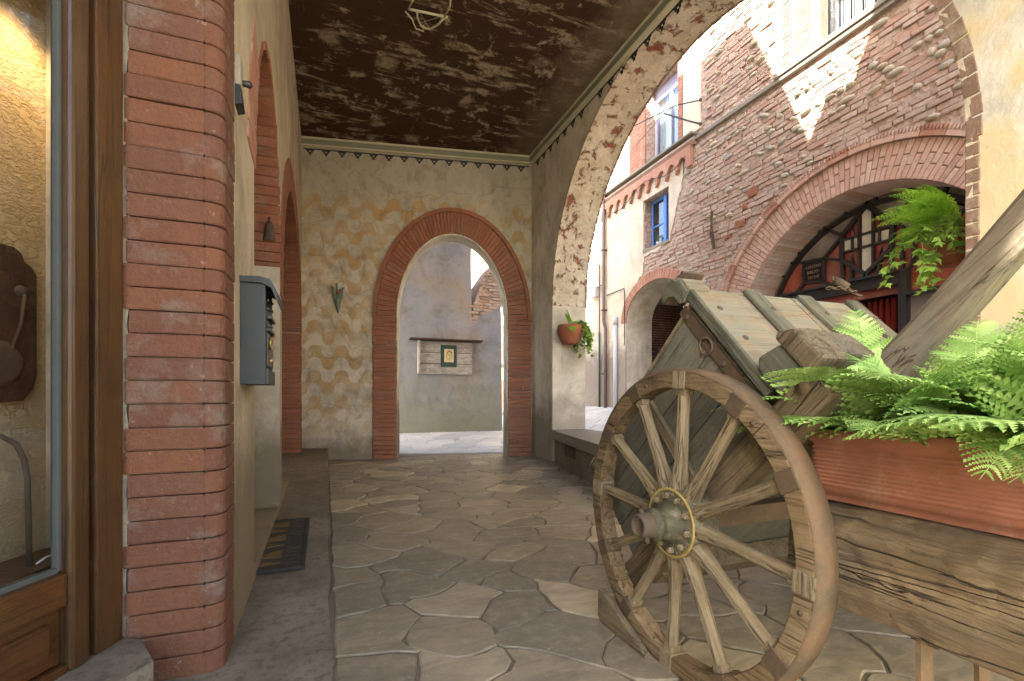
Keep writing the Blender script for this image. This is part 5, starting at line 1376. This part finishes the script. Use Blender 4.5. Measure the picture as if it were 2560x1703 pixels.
# chock under the wheel
ck = thing('wheel_chock', 'worn plank wedge leaning against the foot of the cart wheel', 'chock', (1.20, 1.76, 0))
MB().prism([(-.20,0),(.14,.0),(.17,.04),(.165,.16),(.12,.15),(-.17,.03)], Fr((0,0,0),(0,1,0),(1,0,0)), -.03, .0).build('wedge', 'w_beam', ck, bevel=.006)
MB().prism([(-.18,0),(.12,.0),(.15,.12),(-.14,.022)], Fr((0,0,0),(0,1,0),(1,0,0)), .004, .05).build('wedge', 'w_wheel', ck, bevel=.006)

# ================================================================ hewn beam bench, planter and ferns
hb = thing('hewn_beam', 'massive rough hewn timber beam carrying the terracotta planter', 'beam', (1.52, .2, 0))
mb = MB(); n = 60; V = []; F = []
ring_ = [(-.172,.640),(-.170,.668),(-.155,.680),(-.07,.712),(.16,.720),(.17,.45),(-.12,.430),(-.162,.446),(-.172,.50),(-.166,.58)]
m_ = len(ring_); rb = random.Random(8)
for i in range(n+1):
    y = -1.25+2.14*i/n
    for q, (x, z) in enumerate(ring_):
        V.append((x+.006*math.sin(y*9+q)+rb.uniform(-.003,.003), y, z+.007*math.sin(y*5.3+q*1.7)+rb.uniform(-.0025,.0025)-( .03*(1-max(0,min(1,(.9-y)/.15))) if q in (6,7) else 0)*-1))
for i in range(n):
    for q in range(m_): F.append((i*m_+q, i*m_+(q+1)%m_, (i+1)*m_+(q+1)%m_, (i+1)*m_+q))
F += [tuple(range(m_)), tuple(n*m_+q for q in range(m_))]
mb.add(V, F, False).build('beam', 'w_bench', hb)
for y in (.55, -.85):
    MB().bar((-.12,y,.45), (-.125,y,.0), .05, .012, up=(0,1,0)).build('iron_leg', 'tyre', hb); MB().bar((.12,y,.45), (.145,y,.0), .05, .012, up=(0,1,0)).build('iron_leg', 'tyre', hb)
    MB().box(-.12, .14, y-.03, y+.03, .425, .437).build('iron_leg', 'tyre', hb)
pl = thing('terracotta_planter', 'long ribbed terracotta coloured planter box on the hewn beam', 'planter', (1.56, .6, .722))
def plring(z, o):
    x, y = .082+o, .475+o; return [(sx*x, sy*y, z) for sx, sy in ((-1,-1),(1,-1),(1,1),(-1,1))]
lv = [(0,0),(.022,.004),(.024,.010),(.040,.012)]
z = .045
while z < .165: lv += [(z,.012+z*.05),(z+.004,.016+z*.05),(z+.008,.016+z*.05),(z+.011,.012+z*.05)]; z += .0125
lv += [(.175,.020),(.185,.030),(.218,.034),(.222,.030),(.222,.018),(.20,.012),(.0,.0)]
V = []; F = []
def rr_(z, o, r=.018):
    x, y = .085+o, .475+o; pts = []
    for cx_, cy2, a0 in ((x-r,y-r,0),(-(x-r),y-r,90),(-(x-r),-(y-r),180),(x-r,-(y-r),270)):
        for a in (0,30,60,90): pts.append((cx_+r*math.cos(R(a0+a)), cy2+r*math.sin(R(a0+a)), z))
    return pts
for z, o in lv[:-1]: V += rr_(z, o)
for i in range(len(lv)-2):
    for q in range(16): F.append((i*16+q, i*16+(q+1)%16, (i+1)*16+(q+1)%16, (i+1)*16+q))
MB().add(V, F, True).build('box', 'terracotta', pl)
MB().box(-.09, .09, -.48, .48, .19, .2).build('soil', 'soil', pl)

def frond_mesh(name, L, W, nP, seed, droop, mat, teeth=7, curl=0):
    rd = random.Random(seed); mb = MB()
    def rach(t):
        return Vector((L*t*(1-.10*droop*t*t), curl*L*.12*math.sin(t*3), L*(.42*t - droop*.62*t*t)))
    mb.tube([rach(i/10) for i in range(11)], [.0028-.0021*i/10 for i in range(11)], 4)
    for i in range(nP):
        t = .08+.90*i/nP; p = rach(t); d = (rach(min(1,t+.02))-rach(t-.02)).normalized()
        prof = math.sin(math.pi*min(1, (t+.05)**.62*.98))**.9 if t < .98 else .1
        l = W*max(.06, (1-t)**.75*(.55+.75*min(1, t*3.2)))
        for sgn in (-1, 1):
            side = Vector((0, sgn, 0)); ang_ = R(62+rd.uniform(-6,6)-14*t)
            dirp = (d*math.cos(ang_)+side*math.sin(ang_)).normalized(); up = d.cross(side).normalized()*sgn
            if up.z < 0: up = -up
            w = l*.215; V = [p]; F = []; n = teeth
            cpts = []
            for k in range(n+1):
                u = k/n; q = p + dirp*l*u + d*(l*.10*u*u) + Vector((0,0,-1))*l*(.22*u*u+.04*rd.random()*u) + up*l*.05*math.sin(u*3)
                cpts.append(q)
            lat = (d - dirp*d.dot(dirp)).normalized()
            V = list(cpts); F = []
            for k in range(n):
                u = (k+.6)/n; ww = w*(1-u)**.55*(.85+.3*(rd.random()-.5))+.0012
                for s2 in (-1, 1):
                    i0 = len(V)
                    fold = up*ww*.25
                    V.append(cpts[k] + dirp*l/n*.62 + lat*s2*ww - fold*0.6)
                    V.append(cpts[k] + dirp*l/n*.95 + lat*s2*ww*.80 - fold*0.5)
                    F.append((k, i0, i0+1, k+1) if s2 < 0 else (k, k+1, i0+1, i0))
            mb.add(V, F)
    me = mb.mesh(name, mat); return me
FM = [frond_mesh('frond', .48, .16, 21, s_, dr, 'fern', 9) for s_, dr in ((1,.55),(2,.8),(3,1.05),(4,.35))]
def frond(parent, me, p, az, el, roll=0, sc_=1):
    M_ = Matrix.Rotation(az, 4, 'Z') @ Matrix.Rotation(-el, 4, 'Y') @ Matrix.Rotation(roll, 4, 'X')
    return put(me, 'frond', parent, p, M_.to_euler(), (sc_,)*3)
random.seed(61)
fern_specs = [('lush green fern at the wheel end of the terracotta planter', .90, 26), ('lush green fern in the middle of the terracotta planter', .64, 24), ('lush green fern at the near end of the terracotta planter', .40, 26), ('green fern in the planter beside the viewer', .12, 14)]
for lab, yy, nf in fern_specs:
    fe = thing('fern', lab, 'fern', (1.56, yy, .90), group='ferns growing in the terracotta planter')
    for k in range(nf):
        az = R(k*137.5+random.uniform(-15,15)); el = R(random.choice((0,8,16,26,38,52,64))+random.uniform(-6,6)); s_ = random.uniform(.55,1.0)
        if math.cos(az) < -.1 or math.sin(az) > .5: s_ *= .92
        frond(fe, random.choice(FM), (random.uniform(-.04,.04), random.uniform(-.08,.08), 0), az, el, random.uniform(-.3,.3), s_*1.2)
    MB().lathe([(.03,-.01),(.035,.02),(.0,.03)], (0,0,0), (0,0,1), 10).build('crown', 'soil', fe)
# ivy leaves
def leaf_mesh(mat):
    P = [(0,0),(.25,-.28),(.55,-.42),(.52,-.18),(1.0,-.0),(.52,.18),(.55,.42),(.25,.28)]
    return MB().add([(a, b, -.10*abs(b)+.05*math.sin(a*3)) for a, b in P], [(0,1,2,3),(0,3,4),(0,4,5),(0,5,6,7)]).mesh('leaf', mat)
IV = leaf_mesh('ivy')
FL = [frond_mesh('frond', .40, .10, 18, s_, dr, 'fern2', 5) for s_, dr in ((5,.9),(6,1.3))]
def hang_pot(label, flab, ilab, loc, out, r, h, fl_sp, vines, seed, droop_dir):
    pot = thing('hanging_pot', label, 'flower pot', loc, group='clay wall pots on the arch jambs')
    o = Vector(out); side = Vector((1,0,0))
    prof = [(0,0),(r*.55,0),(r*.62,.02),(r*.95,h*.55),(r,h*.8),(r*.96,h),(r*.86,h),(r*.8,h*.85),(0,h*.83)]
    MB().lathe(prof, (0,0,0), (0,0,1), 24).build('pot', 'clay', pot); MB().lathe([(r*.84,h*.9),(0,h*.92)], (0,0,0), (0,0,1), 20).build('soil', 'soil', pot)
    MB().tube([o*-r*.9+Vector((0,0,h*.8)), o*-r*.5+Vector((0,0,h*.9)), Vector((0,0,h*.88))], .006, 6).build('hook', 'iron', pot)
    rd = random.Random(seed); base = Vector(loc)+Vector((0,0,h*.95))
    fe = thing('potted_fern', flab, 'fern', base)
    for az, el, sc_ in fl_sp: frond(fe, FL[rd.randrange(2)], (rd.uniform(-.03,.03), rd.uniform(-.03,.03), 0), R(az), R(el), rd.uniform(-.3,.3), sc_)
    iv = thing('trailing_ivy', ilab, 'ivy', base)
    for v_ in range(vines[0]):
        az = vines[1]+rd.uniform(-70,70); L_ = vines[2]*rd.uniform(.5,1.1); p = Vector((0,0,0)); pts = [p.copy()]
        d = Vector((math.cos(R(az)), math.sin(R(az)), .9)).normalized(); n = int(L_/.035)
        for k in range(n):
            d = (d+Vector((rd.uniform(-.25,.25), rd.uniform(-.25,.25), -.22-.05*(k > 4)))).normalized(); p = p+d*.035
            if k > 3: p.x += (0-p.x)*.02
            pts.append(p.copy())
        MB().tube(pts, .0025, 4).build('stem', 'ivy', iv)
        for q in pts[1:]:
            for _ in range(2):
                s_ = rd.uniform(.05,.09)
                put(IV, 'leaf', iv, q+Vector((rd.uniform(-.02,.02),rd.uniform(-.02,.02),rd.uniform(-.02,.02))), (rd.uniform(-.9,.9), rd.uniform(-.2,1.2), rd.uniform(0,6.28)), (s_,)*3)
hang_pot('clay pot hooked on the far pier of the great arch', 'small fern standing up from the pot on the far pier', 'bright ivy trailing from the pot on the far pier', (3.50,6.56,1.83), (0,-1,0), .20, .29,
         [(150,78,.95),(200,60,.7),(250,-15,1.0),(120,70,.7),(170,85,.8)], (20, 5, .68), 71, 0)
hang_pot('clay pot hooked on the near jamb of the great arch', 'broad lime green fern arching from the pot on the near jamb', 'ivy trailing from the pot on the near jamb', (3.66,1.80,1.86), (0,1,0), .135, .24,
         [(95,10,1.0),(135,35,1.2),(120,55,1.3),(150,50,1.2),(100,40,1.2),(120,25,1.0),(140,45,1.1),(80,30,1.0),(160,20,1.0),(60,55,1.0),(110,60,1.1),(130,10,.8),(150,0,.7),(95,15,.9),(170,40,.9),(125,70,1.0),(105,50,1.1),(145,60,1.0),(90,65,1.0),(115,0,.7)], (7, 140, .62), 72, 0)
